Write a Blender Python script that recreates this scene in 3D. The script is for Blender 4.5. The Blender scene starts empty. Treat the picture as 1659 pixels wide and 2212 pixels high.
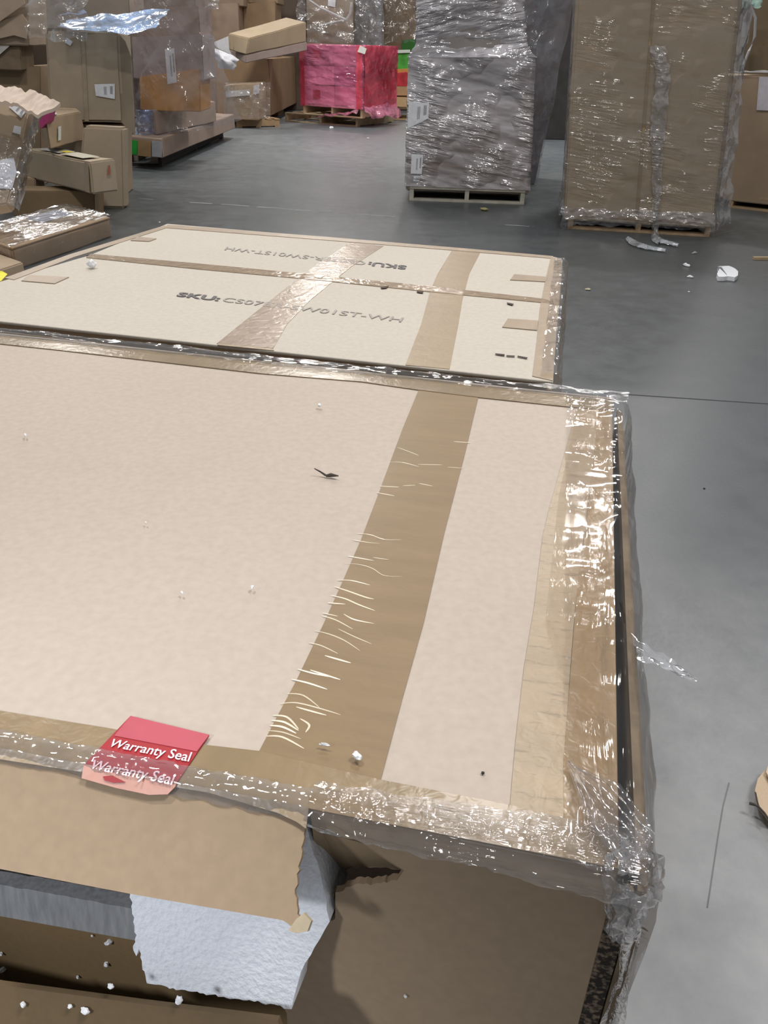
import bpy, bmesh, math, random
from mathutils import Vector, Matrix, noise as mnoise
random.seed(7)
S = bpy.context.scene
C = S.collection

# ------------------------------------------------------------------ camera
CX, CY, F, CH = 829.5, 1106.0, 1750.0, 1.30
ROLL = math.radians(1.5)
PITCH = math.atan((CY - 95.0) * math.cos(ROLL) / F)
_u = Vector((math.sin(ROLL) * math.cos(PITCH), math.cos(ROLL) * math.cos(PITCH), math.sin(PITCH)))
_y = Vector((0, 0, -1)); _y = (_y - _u * _y.dot(_u)).normalized()
_x = _y.cross(_u)
RW = Matrix((_x, _y, _u))                       # camera axes -> world
cam = bpy.data.cameras.new('camera'); cam.sensor_fit = 'VERTICAL'; cam.sensor_height = 36.0
cam.lens = 36.0 * F / 2212.0; cam.clip_start = 0.02; cam.clip_end = 200
co = bpy.data.objects.new('camera', cam); C.objects.link(co)
m4 = RW.to_4x4(); m4.translation = Vector((0, 0, CH)); co.matrix_world = m4
S.camera = co
# ------------------------------------------------------------------ world, lamps, exposure
w = bpy.data.worlds.new('hall_light'); S.world = w; w.use_nodes = True
w.node_tree.nodes['Background'].inputs[0].default_value = (0.93, 0.97, 1.0, 1)
w.node_tree.nodes['Background'].inputs[1].default_value = 0.24
def lamp(x, y, power, z=7.0, sx=1.3, sy=0.55, col=(1.0, 0.965, 0.92)):
    l = bpy.data.lights.new('high_bay_lamp', 'AREA'); l.shape = 'RECTANGLE'; l.size = sx; l.size_y = sy
    l.energy = power; l.color = col
    o = bpy.data.objects.new('high_bay_lamp', l); C.objects.link(o); o.location = (x, y, z)
    return o
lamp(1.7, 0.2, 120, 4.8)
lamp(1.0, 5.3, 120, 7.0, .8, .35)
lamp(-1.9, 1.8, 190, 7.0, .8, .35)
lamp(2.8, 10.8, 190)
lamp(-4.6, 9.0, 130)
lamp(-1.2, 12.6, 330)
lamp(-6.0, 14.5, 240, 7.0, .9, .4)
lamp(-1.6, 21.0, 260)
lamp(1.4, 27.0, 200)
lamp(6.0, 17.0, 150)
sl_ = bpy.data.lights.new('added_fill_spot', 'SPOT'); sl_.energy = 120; sl_.spot_size = math.radians(17); sl_.spot_blend = .7; sl_.shadow_soft_size = .12; sl_.color = (.95, .97, 1.0)  # added spot: brightens foam and flap, cone edge leaves the right darker
so_ = bpy.data.objects.new('added_fill_spot', sl_); C.objects.link(so_); so_.location = (-1.3, -1.0, 2.3)
so_.rotation_euler = (Vector((-.27, .33, .74)) - Vector((-1.3, -1.0, 2.3))).to_track_quat('-Z', 'Y').to_euler()
S.view_settings.view_transform = 'Standard'; S.view_settings.look = 'None'
S.view_settings.exposure = 0.0; S.view_settings.gamma = 1.0; S.view_settings.use_curve_mapping = False

# ------------------------------------------------------------------ pixel -> world
O = Vector((0, 0, CH)); Z = Vector((0, 0, 1))
def ray(p): return RW @ Vector(((p[0] - CX) / F, (CY - p[1]) / F, -1.0))
def pz(p, z=0.0):
    d = ray(p); return O + d * ((z - CH) / d.z)
class Plane:
    def __init__(s, p, n): s.p = Vector(p); s.n = Vector(n).normalized()
    def at(s, q, off=0.0):
        d = ray(q); return O + d * (((s.p + s.n * off) - O).dot(s.n) / d.dot(s.n))
    def list(s, qs, off=0.0): return [s.at(q, off) for q in qs]
def vplane(a, b):                              # vertical plane through two points, facing the camera
    e = (b - a); e.z = 0; e.normalize(); n = e.cross(Z)
    if n.dot(O - a) < 0: n = -n
    return Plane(a, n)
def yplane(y, yaw=0.0, x=0.0):                 # vertical plane at a distance, turned by yaw degrees
    r = math.radians(yaw); return Plane((x, y, 0), (math.sin(r), -math.cos(r), 0))
def lerp(a, b, t): return a + (b - a) * t

# ------------------------------------------------------------------ materials
MC = {}
def nt(name):
    m = bpy.data.materials.new(name); m.use_nodes = True; t = m.node_tree
    return m, t, t.nodes['Principled BSDF'], t.nodes['Material Output']
def node(t, typ, **kw):
    n = t.nodes.new(typ)
    for k, v in kw.items():
        if hasattr(n, k): setattr(n, k, v)
        else: n.inputs[k].default_value = v
    return n
def coords(t, scale=(1, 1, 1), rot=(0, 0, 0)):
    c = node(t, 'ShaderNodeTexCoord'); mp = node(t, 'ShaderNodeMapping')
    mp.vector_type = 'TEXTURE'; mp.inputs['Scale'].default_value = [1.0 / q for q in scale]; mp.inputs['Rotation'].default_value = rot
    t.links.new(c.outputs['Object'], mp.inputs['Vector']); return mp.outputs['Vector']
def ramp(t, fac, a, b, ca=(0, 0, 0, 1), cb=(1, 1, 1, 1)):
    r = node(t, 'ShaderNodeValToRGB'); r.color_ramp.elements[0].position = a; r.color_ramp.elements[1].position = b
    r.color_ramp.elements[0].color = ca; r.color_ramp.elements[1].color = cb
    t.links.new(fac, r.inputs[0]); return r.outputs[0]
def card(col, rough=0.8, vary=0.10, scale=6.0, spec=0.25, flute=0.0):
    key = ('card', col, rough, vary, scale, spec, flute)
    if key in MC: return MC[key]
    m, t, b, o = nt('cardboard'); v = coords(t)
    n1 = node(t, 'ShaderNodeTexNoise', Scale=scale, Detail=5.0, Roughness=0.6); t.links.new(v, n1.inputs['Vector'])
    n2 = node(t, 'ShaderNodeTexNoise', Scale=scale * 60, Detail=2.0); t.links.new(v, n2.inputs['Vector'])
    lo = tuple(c * (1 - vary) for c in col) + (1,); hi = tuple(min(1, c * (1 + vary)) for c in col) + (1,)
    c1 = ramp(t, n1.outputs['Fac'], 0.3, 0.7, lo, hi)
    mx = node(t, 'ShaderNodeMix', data_type='RGBA', blend_type='MULTIPLY'); mx.inputs['Factor'].default_value = 0.5
    t.links.new(c1, mx.inputs['A']); t.links.new(ramp(t, n2.outputs['Fac'], 0.3, 0.75, (.86, .86, .86, 1), (1.06, 1.06, 1.06, 1)), mx.inputs['B'])
    t.links.new(mx.outputs['Result'], b.inputs['Base Color'])
    b.inputs['Roughness'].default_value = rough; b.inputs['Specular IOR Level'].default_value = spec
    bp = node(t, 'ShaderNodeBump', Strength=0.12, Distance=0.004); t.links.new(n1.outputs['Fac'], bp.inputs['Height'])
    t.links.new(bp.outputs['Normal'], b.inputs['Normal'])
    MC[key] = m; return m
def tape(col, rough=0.22, bump=0.25, scale=(14, 60, 14), dirt=0.0, spec=0.5, rot=0.0, wave=90):
    key = ('tape', col, rough, bump, scale, dirt, spec, rot, wave)
    if key in MC: return MC[key]
    m, t, b, o = nt('packing_tape'); v = coords(t, scale, (0, 0, rot))
    n1 = node(t, 'ShaderNodeTexNoise', Scale=1.0, Detail=4.0, Roughness=0.65); t.links.new(v, n1.inputs['Vector'])
    lo = tuple(c * 0.90 for c in col) + (1,); hi = tuple(c * 1.10 for c in col) + (1,)
    c1 = ramp(t, n1.outputs['Fac'], 0.3, 0.7, lo, hi)
    if dirt:
        vd = coords(t, (30, 150, 30), (0, 0, rot))
        nd = node(t, 'ShaderNodeTexNoise', Scale=1.0, Detail=5.0, Roughness=0.75); t.links.new(vd, nd.inputs['Vector'])
        mx = node(t, 'ShaderNodeMix', data_type='RGBA'); t.links.new(ramp(t, nd.outputs['Fac'], 0.55, 0.68), mx.inputs['Factor'])
        t.links.new(c1, mx.inputs['A']); mx.inputs['B'].default_value = tuple(c * (1 - dirt) for c in col) + (1,)
        c1 = mx.outputs['Result']
    t.links.new(c1, b.inputs['Base Color'])
    b.inputs['Roughness'].default_value = rough; b.inputs['Specular IOR Level'].default_value = spec
    n2 = node(t, 'ShaderNodeTexNoise', Scale=wave, Detail=2.0, Distortion=0.6); t.links.new(coords(t, (1, 1, 1), (0, 0, rot)), n2.inputs['Vector'])
    bp = node(t, 'ShaderNodeBump', Strength=bump, Distance=0.004); t.links.new(n2.outputs['Fac'], bp.inputs['Height'])
    t.links.new(bp.outputs['Normal'], b.inputs['Normal'])
    MC[key] = m; return m
def plain(col, rough=0.6, spec=0.4, metal=0.0, vary=0.08, scale=20, bump=0.0, name='plain'):
    key = ('plain', col, rough, spec, metal, vary, scale, bump)
    if key in MC: return MC[key]
    m, t, b, o = nt(name)
    n1 = node(t, 'ShaderNodeTexNoise', Scale=scale, Detail=4.0); t.links.new(coords(t), n1.inputs['Vector'])
    t.links.new(ramp(t, n1.outputs['Fac'], 0.3, 0.7, tuple(c * (1 - vary) for c in col) + (1,), tuple(min(1, c * (1 + vary)) for c in col) + (1,)), b.inputs['Base Color'])
    b.inputs['Roughness'].default_value = rough; b.inputs['Specular IOR Level'].default_value = spec; b.inputs['Metallic'].default_value = metal
    if bump:
        bp = node(t, 'ShaderNodeBump', Strength=bump, Distance=0.005); t.links.new(n1.outputs['Fac'], bp.inputs['Height'])
        t.links.new(bp.outputs['Normal'], b.inputs['Normal'])
    MC[key] = m; return m
def film(haze=0.10, tint=(0.96, 0.96, 0.97), hazecol=(0.80, 0.80, 0.84), rough=0.10, bump=0.8, scale=(10, 10, 45), rot=(0, 0.25, 0), gloss=0.06, dist=0.02, fres=1.5, nscale=1.0, patch=3.0):
    key = ('film', haze, tint, hazecol, rough, bump, scale, rot, gloss, dist, fres, nscale, patch)
    if key in MC: return MC[key]
    m, t, b, o = nt('stretch_film'); t.nodes.remove(b); v = coords(t, scale, rot)
    n1 = node(t, 'ShaderNodeTexNoise', Scale=nscale, Detail=3.0, Roughness=0.55, Distortion=0.5); t.links.new(v, n1.inputs['Vector'])
    n2 = node(t, 'ShaderNodeTexNoise', Scale=nscale * 0.35, Detail=3.0, Roughness=0.6); t.links.new(v, n2.inputs['Vector'])
    n3 = node(t, 'ShaderNodeTexNoise', Scale=patch, Detail=2.0); t.links.new(coords(t), n3.inputs['Vector'])
    hm = node(t, 'ShaderNodeMath', operation='MULTIPLY'); t.links.new(n1.outputs['Fac'], hm.inputs[0]); t.links.new(ramp(t, n3.outputs['Fac'], .42, .62), hm.inputs[1])
    bp = node(t, 'ShaderNodeBump', Strength=bump, Distance=dist); t.links.new(hm.outputs[0], bp.inputs['Height'])
    tr = node(t, 'ShaderNodeBsdfTransparent'); tr.inputs[0].default_value = tint + (1,)
    df = node(t, 'ShaderNodeBsdfDiffuse'); df.inputs[0].default_value = hazecol + (1,)
    t.links.new(bp.outputs['Normal'], df.inputs['Normal'])
    gl = node(t, 'ShaderNodeBsdfGlossy'); gl.inputs['Roughness'].default_value = rough; gl.inputs[0].default_value = (1, 1, 1, 1)
    t.links.new(bp.outputs['Normal'], gl.inputs['Normal'])
    hz = node(t, 'ShaderNodeMath', operation='MULTIPLY'); hz.inputs[1].default_value = haze
    t.links.new(ramp(t, n2.outputs['Fac'], 0.35, 0.68, (.25, .25, .25, 1), (1.6, 1.6, 1.6, 1)), hz.inputs[0])
    m1 = node(t, 'ShaderNodeMixShader'); t.links.new(hz.outputs[0], m1.inputs[0]); t.links.new(tr.outputs[0], m1.inputs[1]); t.links.new(df.outputs[0], m1.inputs[2])
    fr = node(t, 'ShaderNodeFresnel'); fr.inputs['IOR'].default_value = 1.45
    t.links.new(bp.outputs['Normal'], fr.inputs['Normal'])
    ma = node(t, 'ShaderNodeMath', operation='MULTIPLY_ADD'); ma.use_clamp = True; ma.inputs[1].default_value = fres; ma.inputs[2].default_value = gloss
    t.links.new(fr.outputs[0], ma.inputs[0])
    mn = node(t, 'ShaderNodeMath', operation='MINIMUM'); mn.inputs[1].default_value = 0.6; t.links.new(ma.outputs[0], mn.inputs[0])
    m2 = node(t, 'ShaderNodeMixShader'); t.links.new(mn.outputs[0], m2.inputs[0]); t.links.new(m1.outputs[0], m2.inputs[1]); t.links.new(gl.outputs[0], m2.inputs[2])
    t.links.new(m2.outputs[0], o.inputs['Surface'])
    MC[key] = m; return m

PALE = (0.475, 0.408, 0.352)
PALE2 = (0.52, 0.475, 0.415)
KRAFT = (0.37, 0.275, 0.185)
KRAFT_D = (0.24, 0.17, 0.11)
KRAFT_G = (0.41, 0.335, 0.25)
ORANGE = (0.50, 0.25, 0.07)
WOOD = (0.46, 0.34, 0.20)
WOOD_G = (0.36, 0.32, 0.25)
TAPE = tape((0.345, 0.245, 0.135), 0.24, 0.12, rot=0.2)
WHITE = plain((0.78, 0.79, 0.84), 0.5)
INK = plain((0.09, 0.08, 0.085), 0.6)

# ------------------------------------------------------------------ mesh helpers (all points given in world space)
ORG = {}
def obj(name, verts, faces, mat, parent=None, smooth=False, origin=None, bevel=0.0):
    verts = [Vector(v) for v in verts]
    if parent is not None: og = ORG[parent.name]
    elif origin is not None: og = Vector(origin)
    else:
        zs = min(v.z for v in verts); c = sum(verts, Vector()) / len(verts); og = Vector((c.x, c.y, zs))
    me = bpy.data.meshes.new(name); me.from_pydata([v - og for v in verts], [], faces); me.update()
    bm = bmesh.new(); bm.from_mesh(me)
    bmesh.ops.recalc_face_normals(bm, faces=bm.faces)
    if bevel: bmesh.ops.bevel(bm, geom=list(bm.edges), offset=bevel, segments=2, affect='EDGES', profile=0.5)
    bm.to_mesh(me); bm.free()
    if smooth:
        for p in me.polygons: p.use_smooth = True
    if mat: me.materials.append(mat)
    o = bpy.data.objects.new(name, me); C.objects.link(o)
    if parent is not None: o.parent = parent
    else: o.location = og
    ORG[o.name] = og
    return o
def tag(o, label=None, cat=None, group=None, kind=None):
    if label: o['label'] = label
    if cat: o['category'] = cat
    if group: o['group'] = group
    if kind: o['kind'] = kind
    return o
def empty(name, loc, label, cat, group=None):
    o = bpy.data.objects.new(name, None); C.objects.link(o); o.location = loc; ORG[o.name] = Vector(loc)
    o.empty_display_size = 0.1
    return tag(o, label, cat, group)
def slab(pts, n, th):
    """closed prism: polygon pts extruded by -n*th"""
    k = len(pts); v = [Vector(p) for p in pts] + [Vector(p) - n * th for p in pts]
    f = [list(range(k)), list(range(2 * k - 1, k - 1, -1))] + [[i, (i + 1) % k, k + (i + 1) % k, k + i] for i in range(k)]
    return v, f
def prism(name, pts, n, th, mat, parent=None, bevel=0.0):
    v, f = slab(pts, n, th); return obj(name, v, f, mat, parent, bevel=bevel)
def join(parts):
    V, Fc = [], []
    for v, f in parts:
        b = len(V); V += list(v); Fc += [[i + b for i in q] for q in f]
    return V, Fc
def boxvf(c8):                                  # 4 bottom then 4 top, counter-clockwise
    return list(c8), [[3, 2, 1, 0], [4, 5, 6, 7], [0, 1, 5, 4], [1, 2, 6, 5], [2, 3, 7, 6], [3, 0, 4, 7]]
def abox(o, ex, ey, ez, x0, x1, y0, y1, z0, z1):
    return boxvf([o + ex * x + ey * y + ez * z for z in (z0, z1) for x, y in ((x0, y0), (x1, y0), (x1, y1), (x0, y1))])
def hexa(name, b4, t4, mat, parent=None, rough=0.006, cuts=4, bevel=0.008, origin=None):
    """a carton: eight free corners, softened edges, slightly uneven faces"""
    v, f = boxvf(list(b4) + list(t4))
    zs = min(p.z for p in v); c = sum(v, Vector()) / 8
    og = ORG[parent.name] if parent is not None else Vector((c.x, c.y, zs))
    bm = bmesh.new(); vs = [bm.verts.new(p - og) for p in v]
    for q in f: bm.faces.new([vs[i] for i in q])
    bmesh.ops.recalc_face_normals(bm, faces=bm.faces)
    if bevel: bmesh.ops.bevel(bm, geom=list(bm.edges), offset=bevel, segments=2, affect='EDGES')
    if cuts: bmesh.ops.subdivide_edges(bm, edges=[e for e in bm.edges if e.calc_length() > bevel * 4], cuts=cuts, use_grid_fill=True)
    if rough:
        sd = Vector((random.random() * 50, random.random() * 50, 0))
        for q in bm.verts:
            q.co += mnoise.noise_vector(q.co * 3.0 + sd) * rough
    me = bpy.data.meshes.new(name); bm.to_mesh(me); bm.free(); me.materials.append(mat)
    for p in me.polygons: p.use_smooth = True
    me.set_sharp_from_angle(angle=math.radians(24))
    o = bpy.data.objects.new(name, me); C.objects.link(o)
    if parent is not None: o.parent = parent
    else: o.location = og
    ORG[o.name] = og; return o
def grid(fn, nu, nv):
    V = [fn(i / nu, j / nv) for j in range(nv + 1) for i in range(nu + 1)]
    Fc = [[j * (nu + 1) + i, j * (nu + 1) + i + 1, (j + 1) * (nu + 1) + i + 1, (j + 1) * (nu + 1) + i] for j in range(nv) for i in range(nu)]
    return V, Fc
def tube(pts, r, seg=6, taper=True):
    pts = [Vector(p) for p in pts]; V, Fc = [], []
    for i, p in enumerate(pts):
        d = (pts[min(i + 1, len(pts) - 1)] - pts[max(i - 1, 0)]).normalized()
        a = d.cross(Z); a = a.normalized() if a.length > 1e-4 else Vector((1, 0, 0)); b = d.cross(a)
        rr = r[i] if isinstance(r, (list, tuple)) else r
        for k in range(seg):
            t = 2 * math.pi * k / seg; V.append(p + a * rr * math.cos(t) + b * rr * math.sin(t))
    for i in range(len(pts) - 1):
        for k in range(seg): Fc.append([i * seg + k, i * seg + (k + 1) % seg, (i + 1) * seg + (k + 1) % seg, (i + 1) * seg + k])
    Fc.append(list(range(seg))[::-1]); Fc.append([(len(pts) - 1) * seg + k for k in range(seg)])
    return V, Fc
def textvf(s, bold=0.0, space=1.0):
    cu = bpy.data.curves.new('lettering', 'FONT'); cu.body = s; cu.size = 1.0; cu.offset = bold; cu.space_character = space; cu.resolution_u = 3
    o = bpy.data.objects.new('lettering', cu); C.objects.link(o); dg = bpy.context.evaluated_depsgraph_get()
    me = bpy.data.meshes.new_from_object(o.evaluated_get(dg)); V = [v.co.copy() for v in me.vertices]; Fc = [list(p.vertices) for p in me.polygons]
    bpy.data.objects.remove(o); bpy.data.curves.remove(cu); bpy.data.meshes.remove(me)
    return V, Fc
def letter(name, s, quad, mat, parent, bold=0.0, n=Z, off=0.0, clip=None):
    """lettering laid into the quad BL, BR, TR, TL (world)"""
    V, Fc = textvf(s, bold)
    x0 = min(v.x for v in V); x1 = max(v.x for v in V); y0, y1 = 0.0, 0.73
    a, b, c, d = quad
    P = []
    for v in V:
        u = (v.x - x0) / (x1 - x0); t = (v.y - y0) / (y1 - y0)
        P.append(lerp(lerp(a, b, u), lerp(d, c, u), t) + n * off)
    return obj(name, P, Fc, mat, parent)

def sticker(poly, pl, parent, mat=WHITE, off=0.004, name='shipping_label', bars=True):
    """paper label: quad (pixels, BL BR TR TL) on a plane, with printed bar lines"""
    q = pl.list(poly, off); o = prism(name, q, pl.n, 0.0012, mat, parent)
    if bars and len(q) == 4:
        parts = []
        def rect(u0, u1, v0, v1):
            def P(u, v): return lerp(lerp(q[0], q[1], u), lerp(q[3], q[2], u), v) + pl.n * 0.0006
            parts.append(slab([P(u0, v0), P(u1, v0), P(u1, v1), P(u0, v1)], pl.n, 0.0004))
        for k in range(5): rect(0.45 + 0.03 * k, 0.462 + 0.03 * k, 0.2, 0.8)
        for k in range(3): rect(0.76 + 0.05 * k, 0.785 + 0.05 * k, 0.3, 0.85)
        obj('print', *join(parts), INK, o)
    return o

def carton(label, front, plane, depth, mat, name='carton', cat='carton', group=None, tapes=(), labels=(), side=None, cuts=4, rough=0.008, tapemat=None, bevel=0.008, ground=False):
    """front = BL, BR, TR, TL pixels of the face; plane = Plane or height z of the foot"""
    if not isinstance(plane, Plane):
        a, b = pz(front[0], plane), pz(front[1], plane); plane = vplane(a, b)
    q = plane.list(front)
    z = 0.0 if ground else max(0.0, min(q[0].z, q[1].z)); q[0].z = q[1].z = z
    bk = (-plane.n * depth) if side is None else Vector((side[0], side[1], 0))
    o = hexa(name, [q[0], q[1], q[1] + bk, q[0] + bk], [q[3], q[2], q[2] + bk, q[3] + bk], mat, cuts=cuts, rough=rough, bevel=bevel)
    tag(o, label, cat, group)
    for t in tapes: prism('tape_strip', plane.list(t, rough + 0.002), plane.n, 0.0015, tapemat or TAPE, o)
    for t in labels: sticker(t, plane, o, off=rough + 0.004)
    o['z1'] = q[3].z
    return o, plane, q
def carton_c(label, L, N, R, top, z0, mat, name='carton', cat='carton', group=None, cuts=4, rough=0.008, tops=None, bevel=0.008):
    """carton seen over a corner: foot pixels left, near, right on height z0, and the pixel above the near corner"""
    l, n, r = pz(L, z0), pz(N, z0), pz(R, z0); b = l + r - n
    v = (O - n); v.z = 0
    h = Plane(n, v).at(top).z - z0
    up = Vector((0, 0, h))
    o = hexa(name, [n, r, b, l], [n + up, r + up, b + up, l + up], mat, cuts=cuts, rough=rough, bevel=bevel)
    tag(o, label, cat, group)
    return o, vplane(l, n), vplane(n, r), (l, n, r, b, h)

def pallet(label, a, b, depth, h=0.13, mat=None, group=None, name='wooden_pallet', z0=0.0, boards=6):
    """a, b: front foot corners (world)"""
    mat = mat or plain(WOOD, 0.75, vary=0.22, scale=9)
    a = Vector((a.x, a.y, z0)); b = Vector((b.x, b.y, z0)); W = (b - a).length
    ex = (b - a).normalized(); ey = Z.cross(ex)
    if ey.dot(a - O) < 0: ey = -ey
    root = empty(name, lerp(a, b, .5) + ey * depth / 2, label, 'pallet', group)
    for k in range(3):
        x = (0.0, W / 2 - .02, W - .04)[k]
        obj('stringer', *abox(a, ex, ey, Z, x, x + .04, 0.005, depth - .005, .018, h - .018), mat, root)
    bw = 0.095
    for k in range(boards):
        y = k * (depth - bw) / (boards - 1)
        obj('deck_board', *abox(a, ex, ey, Z, -.004 * (k % 2), W + .004 * (k % 3), y, y + bw, h - .018, h), mat, root)
    for y in (0.0, (depth - bw) / 2, depth - bw):
        obj('bottom_board', *abox(a, ex, ey, Z, 0, W, y, y + bw, 0, .018), mat, root)
    return root

def wrap(label, b4, t4, mat, off=0.02, amp=0.012, nu=90, nv=60, prof=None, top=True, name='stretch_wrap', cat='film', z_lo=None, freq=(2.2, 9.0), slope=0.25):
    """film wound round a stack: b4/t4 corners front-left, front-right, back-right, back-left"""
    b4 = [Vector(p) for p in b4]; t4 = [Vector(p) for p in t4]
    cb = sum(b4, Vector()) / 4; ct = sum(t4, Vector()) / 4
    sd = random.random() * 100
    def ringpt(P, c, u):
        s = u * 4; k = int(s) % 4; f = s - int(s)
        p = lerp(P[k], P[(k + 1) % 4], f)
        return p, c
    def fn(u, v):
        pb, c0 = ringpt(b4, cb, u % 1.0); pt, c1 = ringpt(t4, ct, u % 1.0)
        p = lerp(pb, pt, v); c = lerp(c0, c1, v)
        d = p - c; d.z = 0; L = d.length; d.normalize()
        k = off + (prof(v, u) if prof else 0)
        s = u * 12.0
        a = mnoise.noise(Vector((s * freq[0], (v * 4 + s * slope) * freq[1] / 2, sd))) * amp
        a += mnoise.noise(Vector((s * freq[0] * 2.5, (v * 4 - s * slope) * freq[1], sd + 9))) * amp * .5
        return p + d * (k + a)
    V, Fc = grid(fn, nu, nv)
    if top:
        base = len(V) - (nu + 1); ringv = V[base:]
        c = sum(ringv, Vector()) / len(ringv)
        for fr in (0.66, 0.33):
            for i in range(nu + 1):
                p = lerp(c, ringv[i], fr); p.z += mnoise.noise(p * 6) * amp; V.append(p)
        r0 = base
        for k in range(2):
            r1 = base + (nu + 1) * (k + 1)
            Fc += [[r0 + i, r0 + i + 1, r1 + i + 1, r1 + i] for i in range(nu)]; r0 = r1
        V.append(c); ci = len(V) - 1
        Fc += [[r0 + i, r0 + i + 1, ci] for i in range(nu)]
    o = obj(name, V, Fc, mat, smooth=True)
    return tag(o, label, cat)

def blob(name, p, r, mat, label=None, cat=None, group=None, parent=None, flat=0.6, seed=0, sub=2, el=1.0):
    bm = bmesh.new(); bmesh.ops.create_icosphere(bm, subdivisions=sub, radius=1.0)
    an = seed * 1.7; ca, sa = math.cos(an), math.sin(an)
    V = []
    for v in bm.verts:
        d = v.co.copy(); k = 1 + 0.45 * mnoise.noise(d * 1.6 + Vector((seed * 3.1, 0, 0)))
        x, y = d.x * el, d.y / el
        V.append(Vector(p) + Vector((x * ca - y * sa, x * sa + y * ca, d.z * flat + flat * .85)) * (r * k))
    Fc = [[v.index for v in f.verts] for f in bm.faces]; bm.free()
    o = obj(name, V, Fc, mat, parent)
    if label: tag(o, label, cat, group)
    return o

# ================================================================== the hall
def concrete():
    m, t, b, o = nt('polished_concrete'); v = coords(t)
    n1 = node(t, 'ShaderNodeTexNoise', Scale=0.55, Detail=6.0, Roughness=0.6); t.links.new(v, n1.inputs['Vector'])
    n2 = node(t, 'ShaderNodeTexNoise', Scale=7.0, Detail=6.0, Roughness=0.7); t.links.new(v, n2.inputs['Vector'])
    n3 = node(t, 'ShaderNodeTexNoise', Scale=60.0, Detail=3.0); t.links.new(v, n3.inputs['Vector'])
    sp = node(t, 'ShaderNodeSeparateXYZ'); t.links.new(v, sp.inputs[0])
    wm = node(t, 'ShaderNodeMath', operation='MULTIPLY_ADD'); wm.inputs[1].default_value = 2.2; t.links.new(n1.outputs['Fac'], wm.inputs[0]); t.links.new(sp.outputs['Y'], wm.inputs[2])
    wr = node(t, 'ShaderNodeValToRGB'); wr.color_ramp.elements[0].position = .10; wr.color_ramp.elements[0].color = (.36, .36, .37, 1)  # base tone follows distance: pale near camera, darkest mid-aisle, lighter far off
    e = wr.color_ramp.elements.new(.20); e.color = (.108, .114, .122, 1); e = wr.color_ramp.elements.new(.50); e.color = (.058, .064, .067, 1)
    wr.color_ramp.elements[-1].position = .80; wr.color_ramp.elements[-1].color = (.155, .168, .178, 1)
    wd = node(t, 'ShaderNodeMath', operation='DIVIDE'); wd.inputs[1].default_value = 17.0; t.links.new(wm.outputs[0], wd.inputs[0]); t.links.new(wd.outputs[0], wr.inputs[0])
    cm = node(t, 'ShaderNodeMix', data_type='RGBA', blend_type='MULTIPLY'); cm.inputs['Factor'].default_value = 1.0; t.links.new(wr.outputs[0], cm.inputs['A'])
    t.links.new(ramp(t, n1.outputs['Fac'], 0.3, 0.7, (.86, .90, .92, 1), (1.1, 1.1, 1.08, 1)), cm.inputs['B']); c1 = cm.outputs['Result']
    mx = node(t, 'ShaderNodeMix', data_type='RGBA', blend_type='MULTIPLY'); mx.inputs['Factor'].default_value = 0.6
    t.links.new(c1, mx.inputs['A']); t.links.new(ramp(t, n2.outputs['Fac'], 0.3, 0.7, (.80, .80, .82, 1), (1.15, 1.13, 1.14, 1)), mx.inputs['B'])
    t.links.new(mx.outputs['Result'], b.inputs['Base Color'])
    r = ramp(t, n2.outputs['Fac'], 0.3, 0.75, (.30, .30, .30, 1), (.46, .46, .46, 1)); t.links.new(r, b.inputs['Roughness'])
    b.inputs['Specular IOR Level'].default_value = 0.45
    bp = node(t, 'ShaderNodeBump', Strength=0.06, Distance=0.01); t.links.new(n3.outputs['Fac'], bp.inputs['Height']); t.links.new(bp.outputs['Normal'], b.inputs['Normal'])
    return m
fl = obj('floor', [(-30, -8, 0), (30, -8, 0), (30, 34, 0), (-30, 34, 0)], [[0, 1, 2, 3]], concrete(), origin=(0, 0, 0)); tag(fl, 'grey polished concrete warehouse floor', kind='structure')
wl = plain((0.16, 0.15, 0.14), 0.8, name='painted_block')
bw_ = obj('wall_back', *boxvf([Vector(p) for p in [(-30, 30, 0), (30, 30, 0), (30, 30.3, 0), (-30, 30.3, 0), (-30, 30, 7.6), (30, 30, 7.6), (30, 30.3, 7.6), (-30, 30.3, 7.6)]]), wl)
tag(bw_, 'dark wall at the far end of the warehouse', kind='structure')
# worn paint line and saw-cut joint
parts = []
pa, pb = pz((300, 429)), pz((1220, 494)); L_ = (pb - pa).length; e_ = (pb - pa).normalized(); nn = Z.cross(e_)
t_ = 0.0
while t_ < L_:
    l = random.uniform(.05, .35); wd = random.uniform(.008, .022); of = random.uniform(-.012, .012)
    if random.random() < .72:
        k = 6; up, dn = [], []
        for i in range(k + 1):
            c = pa + e_ * (t_ + l * i / k) + nn * of
            up.append(c + nn * wd * random.uniform(.4, 1)); dn.append(c - nn * wd * random.uniform(.4, 1))
        parts.append(slab([p + Z * .0012 for p in dn + up[::-1]], Z, .001))
    t_ += l + random.uniform(.0, .1)
tag(obj('floor_line', *join(parts), plain((.26, .275, .28), .6), fl), 'worn pale paint line', kind='stuff')
ja, jb = pz((1290, 848)), pz((1680, 874)); jn = Z.cross((jb - ja).normalized())
prism('floor_joint', [ja - jn * .004 + Z * .0012, jb - jn * .004 + Z * .0012, jb + jn * .004 + Z * .0012, ja + jn * .004 + Z * .0012], Z, .001, plain((.05, .055, .06), .8), fl)
cr = [(1575, 1690), (1562, 1740), (1552, 1800), (1540, 1880), (1528, 1960)]
V, Fc = [], []
for i, q in enumerate(cr):
    p = pz(q, .0012); V += [p + Vector((-.0012, 0, 0)), p + Vector((.0012, 0, 0))]
Fc = [[2 * i, 2 * i + 1, 2 * i + 3, 2 * i + 2] for i in range(len(cr) - 1)]
obj('floor_crack', V, Fc, plain((.16, .16, .165), .8), fl)

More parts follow.
